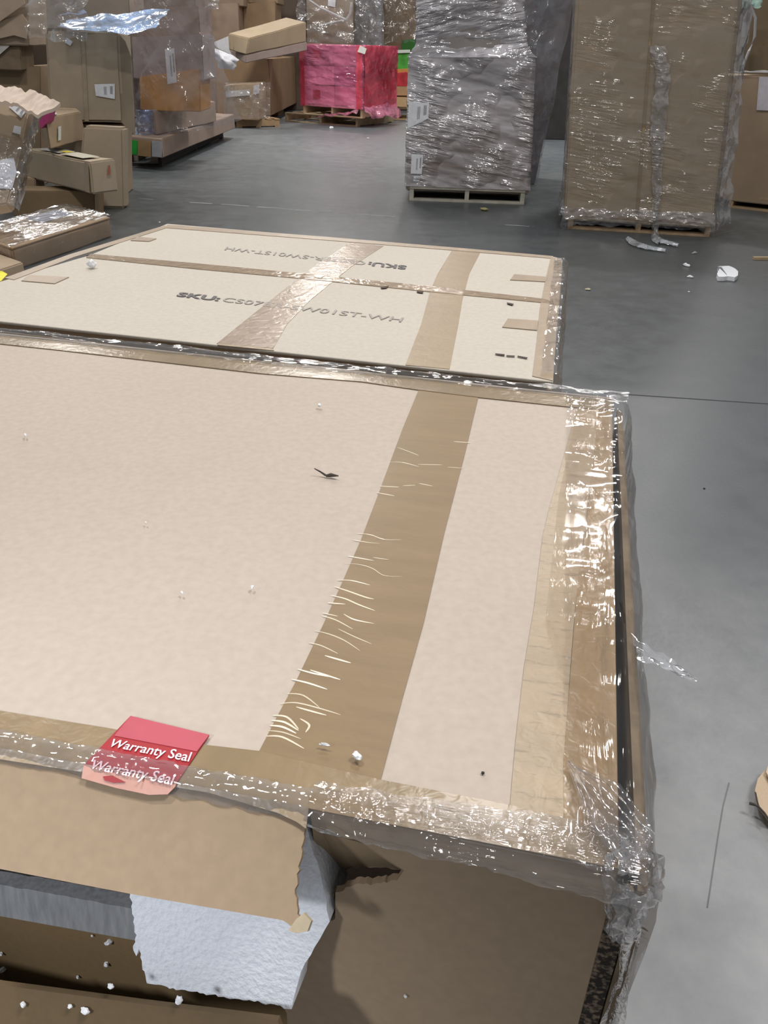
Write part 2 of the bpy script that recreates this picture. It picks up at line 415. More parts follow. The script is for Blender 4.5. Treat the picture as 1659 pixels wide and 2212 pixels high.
# ================================================================== the big carton in front
HT = 0.90
FR, BR = pz((1337, 1874), HT), pz((1322, 862), HT)
FL0, BL0 = pz((0, 1615), HT), pz((0, 722), HT)
FL = FR + (FL0 - FR) * 2.5; BL = BR + (BL0 - BR) * 1.33
big = empty('carton', (lerp(FL, BR, .5).x, lerp(FL, BR, .5).y, 0), 'large pale carton in front with a torn front face and a red seal', 'carton')
pale = card(PALE, 0.72, 0.035, 2.2)
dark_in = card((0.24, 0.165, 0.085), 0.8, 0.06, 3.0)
dn = lambda p, z: Vector((p.x, p.y, z))
hexa('top_panel', [dn(p, HT - .006) for p in (FL, FR, BR, BL)], [FL, FR, BR, BL], pale, big, rough=0.0002, cuts=6, bevel=0.0025)
FP = vplane(FL, FR); RP = vplane(FR, BR)
nr = (BR - FR); nr.z = 0; nr = Vector((nr.y, -nr.x, 0)).normalized()
prism('back_panel', [BL, BR, dn(BR, .01), dn(BL, .01)], -FP.n * -1, .005, pale, big)
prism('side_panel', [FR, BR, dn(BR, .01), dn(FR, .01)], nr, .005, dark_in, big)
prism('side_panel', [FL, BL, dn(BL, .01), dn(FL, .01)], -nr, .005, pale, big)
prism('bottom_panel', [dn(FL, .015), dn(FR, .015), dn(BR, .015), dn(BL, .015)], Z, .005, pale, big)
def jag(px, amp, step=14, seed=1, closed=False):
    """roughen a torn pixel outline"""
    rnd = random.Random(seed); out = []
    for i in range(len(px) - 1):
        a, b = px[i], px[i + 1]; d = math.hypot(b[0] - a[0], b[1] - a[1]); k = max(1, int(d / step))
        for j in range(k):
            t = j / k; s = amp if j else amp * .3
            out.append((a[0] + (b[0] - a[0]) * t + rnd.uniform(-s, s), a[1] + (b[1] - a[1]) * t + rnd.uniform(-s, s)))
    out.append(px[-1]); return out
torn_l = jag([(-20, 2173), (70, 2186), (140, 2197), (200, 2214), (330, 2262), (560, 2330), (640, 2300), (622, 2212), (611, 2150), (601, 2080), (596, 2012)], 4, 16, 3)
torn_r = jag([(640, 2004), (660, 2002), (697, 1992), (724, 1985)], 3, 9, 4) + jag([(724, 1927), (767, 1910), (821, 1909), (857, 1901), (873, 1880)], 3.5, 9, 5)
fp_pts = [dn(FL, .01), dn(FR, .01), FP.at((1335, 1876))] + [FP.at((669, 1746))] + FP.list((torn_l + torn_r)[::-1]) + [dn(FL, FP.at((-20, 2173)).z)]
front = prism('front_panel', fp_pts, FP.n, .005, card((0.36, 0.27, 0.185), 0.8, 0.04, 2.0), big)
bent = FP.list([(669, 1746), (873, 1880)]) + [FP.at(q, -.02 - .01 * (q[0] < 760)) for q in jag([(860, 1878), (790, 1872), (735, 1876), (722, 1888), (690, 1912)], 3, 9, 8)]
prism('bent_corner', bent, FP.n, .005, card((0.36, 0.27, 0.175), 0.8, 0.04, 2.0), big)
# notch left of the hole
prism('torn_scrap', FP.list(jag([(697, 1935), (722, 1930), (724, 1985), (697, 1990)], 2, 10, 11), -.006), FP.n, .004, card((0.40, 0.31, 0.21)), big)
# torn flap, folded out and hanging
al = math.radians(38)
fd = (FP.n * math.cos(al) - Z * math.sin(al)); fe = (FR - FL).normalized(); fn_ = fe.cross(fd)
if fn_.z < 0: fn_ = -fn_
TF = Plane(FL0, fn_)
flap_px = [(-120, 1592), (0, 1615), (667, 1744)] + jag([(667, 1744), (659, 1790), (648, 1860), (637, 1930), (643, 1975), (656, 1996), (640, 2003), (600, 1986)], 3, 10, 6)[1:] + [(282, 1931), (0, 1877), (-120, 1854)]
flap = prism('torn_flap', TF.list(flap_px), TF.n, .005, card((0.36, 0.27, 0.185), 0.8, 0.04, 2.2), big)
prism('curled_fibre', TF.list([(640, 1985), (656, 1972), (672, 1990), (664, 2012), (640, 2016), (622, 2010)], .004), TF.n, .006, card((0.50, 0.42, 0.31), .9, .15, 40), big)
inP = Plane(FP.p - FP.n * .075, FP.n)
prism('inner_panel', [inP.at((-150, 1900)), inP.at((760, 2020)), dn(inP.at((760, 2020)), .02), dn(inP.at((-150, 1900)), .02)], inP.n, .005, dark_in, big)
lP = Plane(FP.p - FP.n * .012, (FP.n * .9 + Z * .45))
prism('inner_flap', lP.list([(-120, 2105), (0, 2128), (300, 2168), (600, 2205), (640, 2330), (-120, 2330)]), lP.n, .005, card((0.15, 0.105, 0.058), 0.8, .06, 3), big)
# right-hand outer sheet with a dark slot before it
sl = FR + nr * .012; sb = BR + nr * .010
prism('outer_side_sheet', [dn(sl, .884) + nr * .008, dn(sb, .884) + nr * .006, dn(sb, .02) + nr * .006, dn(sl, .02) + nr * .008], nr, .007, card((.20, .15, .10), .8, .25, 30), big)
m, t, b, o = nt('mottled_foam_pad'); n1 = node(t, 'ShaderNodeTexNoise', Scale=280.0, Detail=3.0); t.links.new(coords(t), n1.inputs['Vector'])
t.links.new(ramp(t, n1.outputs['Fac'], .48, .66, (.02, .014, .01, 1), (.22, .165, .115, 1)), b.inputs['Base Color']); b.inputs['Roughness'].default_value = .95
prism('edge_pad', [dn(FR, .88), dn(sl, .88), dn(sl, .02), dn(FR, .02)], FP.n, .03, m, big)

T0 = HT + .0010
def tz(px, z=T0): return [pz(q, z) for q in px]
tp_main = tape((0.232, 0.160, 0.088), 0.42, 0.10, (10, 50, 10), rot=-.2, spec=.3)
main_l = [(560, 1622), (600, 1545), (640, 1470), (700, 1345), (740, 1256), (780, 1165), (822, 1055), (870, 925), (906, 838)]
main_r = [(1036, 846), (1003, 985), (960, 1150), (915, 1345), (870, 1505), (822, 1684)]
prism('tape_strip', tz(main_l + main_r), Z, .0006, tp_main, big)
dirty = tape((0.345, 0.262, 0.175), 0.35, 0.15, (12, 40, 12), dirt=.35, rot=-.2)
prism('tape_strip', tz([(1102, 1738), (1113, 1610), (1132, 1442), (1154, 1310), (1172, 1160), (1186, 1100), (1219, 981), (1250, 866), (1300, 868), (1282, 1000), (1262, 1150), (1248, 1265), (1240, 1340), (1232, 1440), (1224, 1560), (1217, 1790)]), Z, .0006, dirty, big)
prism('tape_strip', tz([(1219, 1800), (1217, 1650), (1224, 1560), (1234, 1430), (1241, 1340), (1250, 1240), (1266, 1140), (1281, 1000), (1294, 868), (1321, 868), (1328, 1300), (1331, 1560), (1335, 1860)], T0 + .0004), Z, .0012, tape((0.285, 0.195, 0.108), 0.22, 0.15, (10, 40, 10), rot=-.2), big)
fe_top = [(-90, 1517), (0, 1535), (230, 1572), (400, 1604), (560, 1622), (822, 1684), (1100, 1738), (1225, 1768), (1338, 1800)]
prism('tape_strip', tz([(-90, 1599), (0, 1617), (667, 1746), (1337, 1876)][::1] + fe_top[::-1], T0 + .0008), Z, .0012, tape((0.255, 0.185, 0.108), 0.25, 0.12, (30, 10, 10), rot=-.2), big)
prism('tape_strip', tz([(-40, 718), (0, 724), (720, 794), (1322, 866), (1322, 888), (1035, 858), (905, 842), (780, 824), (560, 806), (300, 776), (130, 756), (-40, 738)], T0 + .0006), Z, .0012, tape((0.24, 0.18, 0.112), 0.25, 0.15, (30, 10, 10), rot=-.2), big)
# the part of the edge tape that turns down over the flap
prism('tape_fold', TF.list([(-120, 1592), (0, 1615), (667, 1744), (661, 1790), (640, 1775), (600, 1756), (450, 1712), (180, 1668), (0, 1640), (-120, 1615)], .003), TF.n, .0012, tape((0.34, 0.26, 0.175), 0.3, 0.2, (30, 10, 10), rot=-.2), big)
# creases of the main tape
cre = [[(770, 1152), (800, 1155), (830, 1165), (868, 1166)], [(763, 1166), (790, 1171), (820, 1174)], [(752, 1201), (780, 1206), (808, 1211)], [(806, 1204), (840, 1209)], [(745, 1216), (780, 1220), (805, 1228), (830, 1243), (870, 1245)],
       [(728, 1253), (760, 1254), (800, 1264)], [(722, 1267), (750, 1276), (790, 1290), (808, 1294)], [(715, 1286), (745, 1293), (775, 1306), (810, 1319)], [(708, 1302), (746, 1305)], [(697, 1324), (730, 1331)], [(742, 1326), (765, 1338), (808, 1347)],
       [(695, 1330), (725, 1339), (762, 1359)], [(680, 1362), (712, 1370), (745, 1384), (778, 1406)], [(730, 1358), (765, 1375), (803, 1391)], [(667, 1388), (695, 1395), (730, 1412)], [(702, 1416), (758, 1432)], [(643, 1445), (680, 1455), (720, 1463)], [(670, 1447), (735, 1468)],
       [(630, 1467), (665, 1475), (707, 1489)], [(620, 1498), (655, 1502), (690, 1528)], [(604, 1520), (640, 1518), (690, 1530), (736, 1544)], [(640, 1527), (705, 1545)], [(590, 1545), (620, 1549), (645, 1575)], [(587, 1556), (615, 1560), (645, 1578)], [(583, 1567), (610, 1570), (640, 1584)], [(580, 1578), (612, 1582), (650, 1596)], [(575, 1590), (610, 1592), (657, 1617)], [(648, 1552), (668, 1566), (660, 1582)],
       [(858, 966), (885, 976), (905, 984)], [(842, 998), (870, 999), (905, 1008)], [(903, 1003), (955, 1004)], [(967, 1009), (1001, 1011)], [(980, 954), (1017, 956)], [(820, 1050), (862, 1052)], [(870, 1049), (897, 1048)], [(905, 1044), (935, 1050)], [(814, 1064), (852, 1071)]]
parts = []
rnd = random.Random(4)
def crease(pxs, wd, h, z):
    pts = []
    for i in range(len(pxs) - 1):
        a_, b_, c_2, d_ = pxs[max(i - 1, 0)], pxs[i], pxs[i + 1], pxs[min(i + 2, len(pxs) - 1)]
        for j in range(5):
            t = j / 5
            q = [0.5 * (2 * b_[m] + (c_2[m] - a_[m]) * t + (2 * a_[m] - 5 * b_[m] + 4 * c_2[m] - d_[m]) * t * t + (3 * b_[m] - a_[m] - 3 * c_2[m] + d_[m]) * t ** 3) for m in (0, 1)]
            pts.append(pz(q, z))
    pts.append(pz(pxs[-1], z)); n = len(pts); V, Fc = [], []
    for i, p in enumerate(pts):
        d = (pts[min(i + 1, n - 1)] - pts[max(i - 1, 0)]).normalized(); s = Z.cross(d)
        k = math.sin(math.pi * (i + .35) / (n - .3)) ** .6
        V += [p - s * wd * k, p + Z * h * k, p + s * wd * k]
    for i in range(n - 1):
        for q in (0, 1): Fc.append([3 * i + q, 3 * i + q + 1, 3 * i + q + 4, 3 * i + q + 3])
    return V, Fc
for c_ in cre: parts.append(crease(c_, rnd.uniform(.0005, .0009), .0003, T0 + .0001))
tag(obj('tape_crease', *join(parts), tape((0.70, 0.62, 0.48), 0.3, 0.0, (10, 10, 10)), big), kind='stuff')
# red seal
red = tape((0.33, 0.010, 0.018), 0.5, 0.08, (20, 20, 20), wave=60)
redl = tape((0.44, 0.07, 0.10), 0.55, 0.08, (20, 20, 20), wave=60)
redf = tape((0.52, 0.25, 0.19), 0.4, 0.15, (20, 20, 20), wave=60)
s0 = HT + .0028
seal = prism('seal_sticker', tz([(181, 1652), (382, 1690), (452, 1587), (282, 1546)], s0), Z, .0012, red, big)
tag(seal, 'red seal sticker with white lettering')
prism('sticker_band', tz([(247, 1589), (425, 1623), (452, 1587), (282, 1546)], s0 + .0004), Z, .0004, redl, seal)
prism('sticker_fold', TF.list([(181, 1650), (382, 1688), (378, 1700), (362, 1716), (322, 1717), (250, 1702), (176, 1681)], .0046), TF.n, .001, redf, seal)
prism('sticker_chip', TF.list([(222, 1677), (240, 1675), (256, 1683), (270, 1690), (245, 1691), (226, 1686)], .0056), TF.n, .001, red, seal)
pink_ink = plain((0.80, 0.62, 0.68), .5)
letter('seal_text', 'Warranty Seal', tz([(232, 1611), (408, 1645), (416, 1624), (246, 1595)], s0 + .001), pink_ink, seal, bold=.012)
letter('seal_text', 'Warranty Seal', tz([(191, 1659), (371, 1695), (381, 1671), (204, 1640)], s0 + .001), pink_ink, seal, bold=.012)

# things inside the carton
fo = plain((0.84, 0.88, 0.98), 0.75, 0.3, vary=.05, scale=260, bump=.35, name='foam')
FoP = Plane(FP.p - FP.n * .022, FP.n + Z * .35)
foam_px = jag([(282, 1928), (300, 1860), (500, 1790), (655, 1765), (695, 1900), (712, 1990), (650, 2100), (630, 2180)], 2, 20, 21) + jag([(625, 2178), (564, 2166), (440, 2146), (318, 2125), (306, 2085), (300, 2050), (294, 2065), (288, 2052), (295, 2020), (286, 1975), (282, 1930)], 3, 8, 22)[1:-1]
fb = prism('foam_block', FoP.list(foam_px), FoP.n, .05, fo); tag(fb, 'white foam block showing through the torn opening of the front carton', 'foam')
mp = empty('metal_profile', FP.at((0, 1940), -.05), 'grey brushed metal profile with a black upper face inside the torn carton', 'metal bar')
MP = Plane(FP.p - FP.n * .026, FP.n)
prism('black_face', MP.list([(-110, 1850), (0, 1872), (290, 1922), (290, 1966), (0, 1913), (-110, 1893)]), MP.n, .03, plain((.022, .024, .028), .45), mp)
mb, t, b, o = nt('brushed_metal'); n1 = node(t, 'ShaderNodeTexNoise', Scale=1.0, Detail=4.0); t.links.new(coords(t, (260, 260, 12)), n1.inputs['Vector'])
t.links.new(ramp(t, n1.outputs['Fac'], .3, .7, (.24, .25, .27, 1), (.36, .37, .39, 1)), b.inputs['Base Color']); b.inputs['Roughness'].default_value = .5; b.inputs['Metallic'].default_value = .25
MQ = Plane(FP.p - FP.n * .024, FP.n + Z * .15)
prism('brushed_face', MQ.list(jag([(-110, 1890), (0, 1911), (120, 1932), (302, 1965)], 1.5, 20, 31) + [(306, 2034), (0, 1979), (-110, 1959)]), MQ.n, .012, mb, mp)

# ------------------------------------------------------------------ film round the big carton
clear = film(.02, tint=(.985, .985, .985), rough=.07, bump=.6, scale=(110, 8, 110), rot=(0, 0, -.2), gloss=.02, dist=.008, fres=.9, patch=9)
clear2 = film(.05, rough=.06, bump=.9, scale=(8, 160, 160), rot=(0, 0, -.2), gloss=.10, dist=.01, fres=1.6, hazecol=(.7, .73, .78))
sf = empty('stretch_film', (FR.x, FR.y, 0), 'clear stretch film clinging to the edges of the big front carton', 'film')
def strip_along(a, b, path, nu, amp, seed, fx=14.0):
    """sheet along the edge a->b; path(u) gives the cross-section points (outward, up)"""
    e = (b - a); out = Vector((e.y, -e.x, 0)).normalized()
    def fn(u, v):
        pts = path(u); s = v * (len(pts) - 1); k = min(int(s), len(pts) - 2); f = s - k
        q = Vector(pts[k]) * (1 - f) + Vector(pts[k + 1]) * f
        p = a + e * u + out * q[0] + Z * q[1]
        nz = mnoise.noise_vector(Vector((u * fx, v * 9, seed))) * amp + mnoise.noise_vector(Vector((u * fx * 3, v * 5, seed + 4))) * amp * .5
        return p + nz
    return fn
def side_path(u):
    w_ = .020 + .003 * mnoise.noise(Vector((u * 5, 3, 0)))
    return [(-.03 - .03 * u, .0048), (-.012, .0048), (.002, .006), (w_ * .6, .004), (w_ + .003, -.006), (w_ + .004, -.03), (w_ + .002, -.12), (w_ + .002, -.25), (w_ + .002, -.45)]
obj('side_sheet', *grid(strip_along(FR - (BR - FR) * .01, BR, side_path, 120, .0022, 1), 120, 24), clear, sf, smooth=True)
def over_path(u):
    wd = .055 if u > .3 else .055 * max(.15, u / .3)
    wd *= 1 - .25 * max(0, (u - .6) / .4)
    return [(-wd, .0042), (-wd * .6, .0056), (-wd * .3, .0048), (-.004, .0056)]
obj('top_sheet', *grid(strip_along(FR, BR, over_path, 90, .0005, 5, 4), 140, 20), film(.0, tint=(.985, .985, .985), rough=.10, bump=.6, scale=(150, 22, 60), rot=(0, 0, -.2), gloss=.0, dist=.004, fres=.45, patch=11.0), sf, smooth=True)
def back_path(u): return [(.016, .0045), (.008, .006), (.0, .009), (-.006, .007), (-.012, -.002), (-.013, -.02), (-.011, -.06)]
obj('back_roll', *grid(strip_along(BL0 + (BL0 - BR) * .2, BR + nr * .02, lambda u: [(-x, z) for x, z in back_path(u)], 160, .0030, 9, 22), 260, 16), clear2, sf, smooth=True)
fr0 = FP.at((667, 1744)); 
def front_path(u):
    d = .007 + .013 * u ** .7 + .002 * math.sin(u * 9)
    return [(-.016 - .01 * u, .0055), (-.006, .006), (.003, .005), (.009 + .004 * u, -.004), (.010 + .006 * u, -d * .5), (.007, -d)]
obj('front_roll', *grid(strip_along(fr0, FR + nr * .016, front_path, 160, .0020, 13, 12), 200, 22), film(.05, rough=.06, bump=.9, scale=(9, 220, 220), rot=(0, 0, -.19), gloss=.05, dist=.006, fres=1.5, hazecol=(.62, .63, .66), patch=14), sf, smooth=True)
def frontl_path(u): return [(-.010, .0050), (-.003, .0065), (.004, .004), (.007, -.004)]
obj('edge_film', *grid(strip_along(FL0 + (FL0 - FR) * .2, fr0, frontl_path, 120, .0014, 17, 26), 160, 8), clear2, sf, smooth=True)
# gathered corner
ap = pz((1226, 1652), HT + .006); c0, c1 = pz((1262, 1772), HT + .010), pz((1338, 1700), HT + .010)
d0, d1 = FR + nr * .004 + FP.n * .012 + Z * .004, FR + nr * .020 + Z * .004 - FP.n * .02
def gather(u, v):
    s = u ** .8
    if s < .55: p = lerp(ap, lerp(c0, c1, v), s / .55)
    else: p = lerp(lerp(c0, c1, v), lerp(d0, d1, v), (s - .55) / .45)
    wv = math.sin(v * 34 + 3 * mnoise.noise(Vector((v * 4, u * 3, 1)))) * .0022 * (.3 + u) + mnoise.noise(Vector((u * 9, v * 14, 2))) * .003 * u
    return p + Z * (wv + .004 * math.sin(math.pi * v) + .004 * u)
obj('corner_gather', *grid(gather, 40, 40), film(.16, tint=(.88, .88, .90), rough=.10, bump=.7, scale=(40, 40, 40), gloss=.08, dist=.008, fres=1.8, hazecol=(.60, .58, .60)), sf, smooth=True)
def knot(u, v):
    t = u * math.pi * 2; r = .016 + .006 * mnoise.noise(Vector((math.cos(t) * 2, math.sin(t) * 2, v * 4)))
    r *= (1 - .5 * v)
    return FR + nr * .008 + FP.n * .004 + Vector((math.cos(t) * r, math.sin(t) * r, .010 - .06 * v)) + mnoise.noise_vector(Vector((math.cos(t) * 3, math.sin(t) * 3, v * 8))) * .004
obj('corner_bunch', *grid(knot, 36, 24), film(.10, rough=.08, bump=.9, scale=(80, 80, 40), gloss=.10, dist=.01, fres=1.6, hazecol=(.62, .62, .66)), sf, smooth=True)
def drape(u, v):
    a = FR + nr * .014 + FP.n * (.005 - .004 * v); wdt = .006 + .006 * math.sin(v * 6)
    return a + nr * (u - .2) * wdt - Z * (.02 + .42 * v) + FP.n * .006 * math.sin(u * 5 + v * 7) + mnoise.noise_vector(Vector((u * 4, v * 14, 6))) * .004
obj('corner_drape', *grid(drape, 12, 60), clear2, sf, smooth=True)
tu = FR + (BR - FR) * .30 + nr * .016
def tuft(u, v):
    p = tu + Vector((0, 0, -.01)); d = (nr * (.045 * u) + Vector((0, -.014, -.012)) * u + Vector((.002, .03, .0)) * (v - .5) * (1 - u * .8))
    return p + d + mnoise.noise_vector(Vector((u * 6, v * 6, 3))) * .004
obj('loose_tuft', *grid(tuft, 12, 12), film(.25, rough=.1, bump=.8, scale=(60, 60, 60), gloss=.12, dist=.01, fres=1.8, hazecol=(.75, .78, .85)), sf, smooth=True)

# ================================================================== second carton behind it
FR2, BR2, BL2, LL2 = pz((1195, 826), HT), pz((1216, 556), HT), pz((361, 484), HT), pz((17, 597), HT)
fa = pz((0, 695), HT); d1_ = (FR2 - fa).normalized(); d2_ = (LL2 - BL2).normalized()
den = d1_.x * d2_.y - d1_.y * d2_.x; k = ((BL2.x - fa.x) * d2_.y - (BL2.y - fa.y) * d2_.x) / den
FL2 = fa + d1_ * k
pale2 = card(PALE2, 0.75, 0.03, 2.0)
c2 = hexa('carton', [dn(p, 0) for p in (FL2, FR2, BR2, BL2)], [dn(p, HT - .005) for p in (FL2, FR2, BR2, BL2)], card((0.43, 0.33, 0.23), .75, .04, 2), rough=.003, bevel=.012)
tag(c2, 'pale flat-topped carton printed with a code behind the big carton', 'carton')
sm0, sm1 = lerp(BL2, FL2, .0), None
sa, sb_ = pz((190, 553), HT), pz((1205, 654), HT)
def rc(pts, z): return [dn(p, z) for p in pts]
prism('front_flap', rc([FL2, FR2, lerp(FR2, sb_, .985), lerp(FL2, sa, .985)], HT + .001), Z, .005, pale2, c2, bevel=.0015)
kc = lerp(BR2, BL2, .035); kd = lerp(BR2, sb_, .08); 
prism('back_flap', rc([sa, sb_, kd, lerp(kd, kc, .5) + (BR2 - lerp(kd, kc, .5)) * .35, kc, BL2], HT + .001), Z, .005, pale2, c2, bevel=.0015)
Z2 = HT + .0018
tA = tape((0.36, 0.28, 0.215), 0.22, 0.22, (14, 40, 14), rot=-.6, wave=55)
tB = tape((0.32, 0.24, 0.15), 0.35, 0.2, (14, 40, 14), rot=-.2, wave=60)
tE = tape((0.335, 0.255, 0.18), 0.42, 0.2, (30, 12, 12), rot=-.2, wave=60)
prism('tape_strip', tz([(468, 742), (532, 690), (600, 636), (680, 574), (755, 524), (829, 531), (760, 575), (712, 614), (668, 650), (620, 700), (590, 752)], Z2), Z, .0012, tA, c2)
prism('tape_strip', tz([(876, 788), (910, 700), (929, 629), (946, 590), (976, 541), (1037, 546), (1014, 590), (999, 646), (990, 700), (971, 797)], Z2), Z, .0012, tB, c2)
prism('tape_strip', tz([(186, 556), (430, 581), (680, 604), (930, 630), (1160, 652), (1196, 656), (1196, 649), (1165, 644), (930, 618), (690, 594), (440, 570), (196, 548)], Z2 + .0006), Z, .0012, tape((0.335, 0.255, 0.18), 0.15, 0.55, (30, 12, 12), rot=-.2, wave=45), c2)
prism('tape_strip', tz([(1150, 812), (1159, 740), (1166, 667), (1178, 605), (1190, 556), (1213, 558), (1211, 610), (1203, 700), (1194, 822)], Z2 + .0003), Z, .0012, tE, c2)
prism('tape_strip', tz([(10, 600), (148, 550), (355, 487), (366, 490), (160, 555), (30, 604)], Z2 + .0003), Z, .0012, tE, c2)
prism('tape_strip', tz([(361, 485), (700, 511), (1000, 536), (1195, 553), (1195, 558), (1000, 542), (700, 518), (361, 492)], Z2 + .0004), Z, .0012, tE, c2)
for q in ([(1102, 604), (1178, 608), (1184, 598), (1111, 592)], [(1085, 706), (1160, 713), (1163, 692), (1097, 688)], [(46, 606), (118, 612), (149, 598), (63, 594)], [(282, 519), (322, 521), (338, 515), (298, 511)]):
    prism('tape_tab', tz(q, Z2 + .0008), Z, .0012, tE, c2)
prism('tape_tab', tz([(470, 741), (590, 753), (592, 757), (470, 745)], Z2), Z, .0012, tB, c2)
ink2 = plain((0.10, 0.09, 0.095), .6); ink3 = plain((0.32, 0.29, 0.26), .6)
def sub(q, a, b): return [lerp(q[0], q[1], a), lerp(q[0], q[1], b), lerp(q[3], q[2], b), lerp(q[3], q[2], a)]
q1 = tz([(380, 639), (866, 695), (873, 685.5), (389, 630.5)], Z2 + .0004)
letter('printed_code', 'SKU:', sub(q1, 0, .2), ink2, c2, bold=.035)
letter('printed_code', 'CS07ER-SW01ST-WH', sub(q1, .215, 1), ink3, c2, bold=.006)
q2 = tz([(879, 574), (490, 533), (484, 540), (876, 582)], Z2 + .0004)
letter('printed_code', 'SKU:', sub(q2, 0, .2), ink2, c2, bold=.03)
letter('printed_code', 'CS07ER-SW01ST-WH', sub(q2, .215, 1), ink3, c2, bold=.006)
for q in ([(1070, 763), (1090, 765), (1090, 768), (1070, 765)], [(1094, 767), (1112, 768), (1112, 770), (1094, 769)], [(1118, 768), (1140, 772), (1138, 774), (1118, 770)], [(1095, 653), (1110, 656), (1107, 659), (1096, 656)], [(822, 620), (840, 617), (835, 622), (824, 623)], [(900, 628), (915, 630), (913, 633), (901, 631)]):
    prism('scuff', tz(q, Z2 + .0014), Z, .0006, plain((.07, .055, .045), .9), c2)

e2f = obj('stretch_film', *grid(strip_along(FR2 + (BR2 - FR2) * .02, BR2 - (BR2 - FR2) * .04, lambda u: [(-.018, .0055), (-.006, .007), (.004, .007), (.012, -.002), (.013, -.03), (.010, -.10), (.009, -.20)], 120, .0026, 27, 16), 120, 18), film(.05, tint=(.985, .985, .985), rough=.08, bump=.8, scale=(60, 14, 60), rot=(0, 0, -.2), gloss=.02, dist=.008, fres=1.0, patch=9), smooth=True)
tag(e2f, 'clear film along the right edge of the printed carton', 'film')

# ================================================================== cartons on the left, near to far
kr, krd, krg, org_ = card(KRAFT, .78, .08, 4), card(KRAFT_D, .8, .1, 4), card(KRAFT_G, .78, .08, 4), card(ORANGE, .78, .1, 4)
krl = card((0.44, 0.34, 0.24), .75, .07, 4)
shiny = film(.05, rough=.09, bump=.8, scale=(7, 7, 60), rot=(0, .2, .3), gloss=.06, dist=.02, fres=1.3)
cling = film(.03, rough=.10, bump=.7, scale=(14, 14, 40), rot=(0, .4, 0), gloss=.03, dist=.02, fres=.8)
# film-wrapped carton beside the printed one
o8, pa8, pb8, g8 = carton_c('film-wrapped carton on the floor with a glaring shiny top, left of the printed carton', (-60, 548), (36, 584), (243, 511), (33, 540), 0, card((0.40, 0.29, 0.19), .75, .08, 4))
l8, n8, r8, b8, h8 = g8
prism('lid_panel', [p + Z * (h8 + .012) for p in (n8, r8, b8, l8)], Z, .007, card((0.42, 0.30, 0.19), .7, .1, 6), o8)
def top8(u, v):
    p = lerp(lerp(n8, r8, u), lerp(l8, b8, u), v); c = (n8 + r8 + b8 + l8) / 4
    p = c + (p - c) * 1.03
    return p + Z * (h8 + .030 + .012 * mnoise.noise(Vector((u * 5, v * 22, 2))) + .008 * mnoise.noise(Vector((u * 9, v * 40, 7))))
gl8 = film(.06, rough=.17, bump=1.0, scale=(7, 45, 30), rot=(0, 0, .9), gloss=.16, dist=.03, fres=1.5, patch=2.0)
V, Fc = grid(top8, 40, 60)
w8 = obj('stretch_film', V, Fc, gl8, smooth=True); tag(w8, 'wrinkled clear film over the low carton left of the printed carton', 'film')
for k, (a, b) in enumerate(((n8, r8), (l8, n8))):
    e = (b - a); od = Vector((e.y, -e.x, 0)).normalized()
    def sidef(u, v, a=a, b=b, od=od): return lerp(a, b, u) + Z * (h8 + .028) * v + od * (.012 + .01 * v + .008 * mnoise.noise(Vector((u * 12, v * 4, k))))
    obj('film_side', *grid(sidef, 30, 10), cling, w8, smooth=True)
prism('paper_sheet', [lerp(lerp(n8, r8, u), lerp(l8, b8, u), v) + Z * (h8 + .018) for u, v in ((.52, .55), (.86, .55), (.86, .93), (.52, .93))], Z, .003, plain((.60, .66, .80), .5), o8)
# low carton with a yellow patch
ea9 = (n8 - l8).normalized(); eb9 = (r8 - n8).normalized()
v, f = abox(n8 - eb9 * .03, ea9, -eb9, Z, -1.0, .16, 0, .8, 0, .085)
c9 = hexa('carton', v[:4], v[4:], krl, rough=.004, cuts=3); tag(c9, 'low flat carton with a yellow patch between the printed carton and the film-wrapped one', 'carton')
yq = [pz(q, .092) for q in [(-30, 606), (2, 607), (16, 592), (6, 586), (-30, 583)]]
prism('yellow_patch', yq, Z, .002, plain((.85, .78, .05), .5), c9)

# tall thin carton standing on the floor
c5, p5, q5 = carton('upright thin carton standing on the floor behind the dented box at the left', [(165, 449), (270, 451), (266, 275), (180, 272)], 0, .16, krg, bevel=.02)
# dark low carton under it
c7, p7, q7 = carton('low dark carton lying on the floor under the dented box', [(30, 476), (204, 468), (204, 413), (30, 412)], yplane(6.95, 0), .25, card((.24, .17, .10), .8, .1, 4))
h7 = q7[2].z
c7b, _, _ = carton('small carton end showing in the dark gap at the left', [(20, 416), (78, 414), (76, 386), (20, 380)], yplane(7.3, 0), .2, card((.34, .245, .16), .8, .1, 4))
# dented box resting on it
o6, pa6, pb6, g6 = carton_c('long dented box with worn stickers on its lid, resting on other cartons at the left', (62, 384), (202, 419), (258, 412), (193, 350), .24, krg, rough=.012, bevel=.012)
l6, n6, r6, b6, h6 = g6
def on6(u, v, z=.014): return lerp(lerp(n6, r6, u), lerp(l6, b6, u), v) + Z * (h6 + z)
prism('paper_sticker', [on6(.1, .12), on6(.75, .12), on6(.75, .45), on6(.1, .45)], Z, .002, plain((.46, .43, .34), .6), o6)
prism('paper_sticker', [on6(.15, .5), on6(.8, .5), on6(.8, .82), on6(.15, .82)], Z, .002, plain((.40, .39, .38), .6), o6)
prism('yellow_sticker', [on6(.35, .46, .017), on6(.65, .46, .017), on6(.65, .56, .017), on6(.35, .56, .017)], Z, .002, plain((.70, .58, .06), .5), o6)
prism('red_mark', pb6.list([(232, 378), (238, 376), (238, 357), (234, 357)], .014), pb6.n, .001, plain((.36, .12, .07), .6), o6)
prism('tape_strip', pa6.list([(184, 414), (194, 417), (190, 352), (182, 350)], .014), pa6.n, .001, tape((.36, .29, .21), .3, .3), o6)
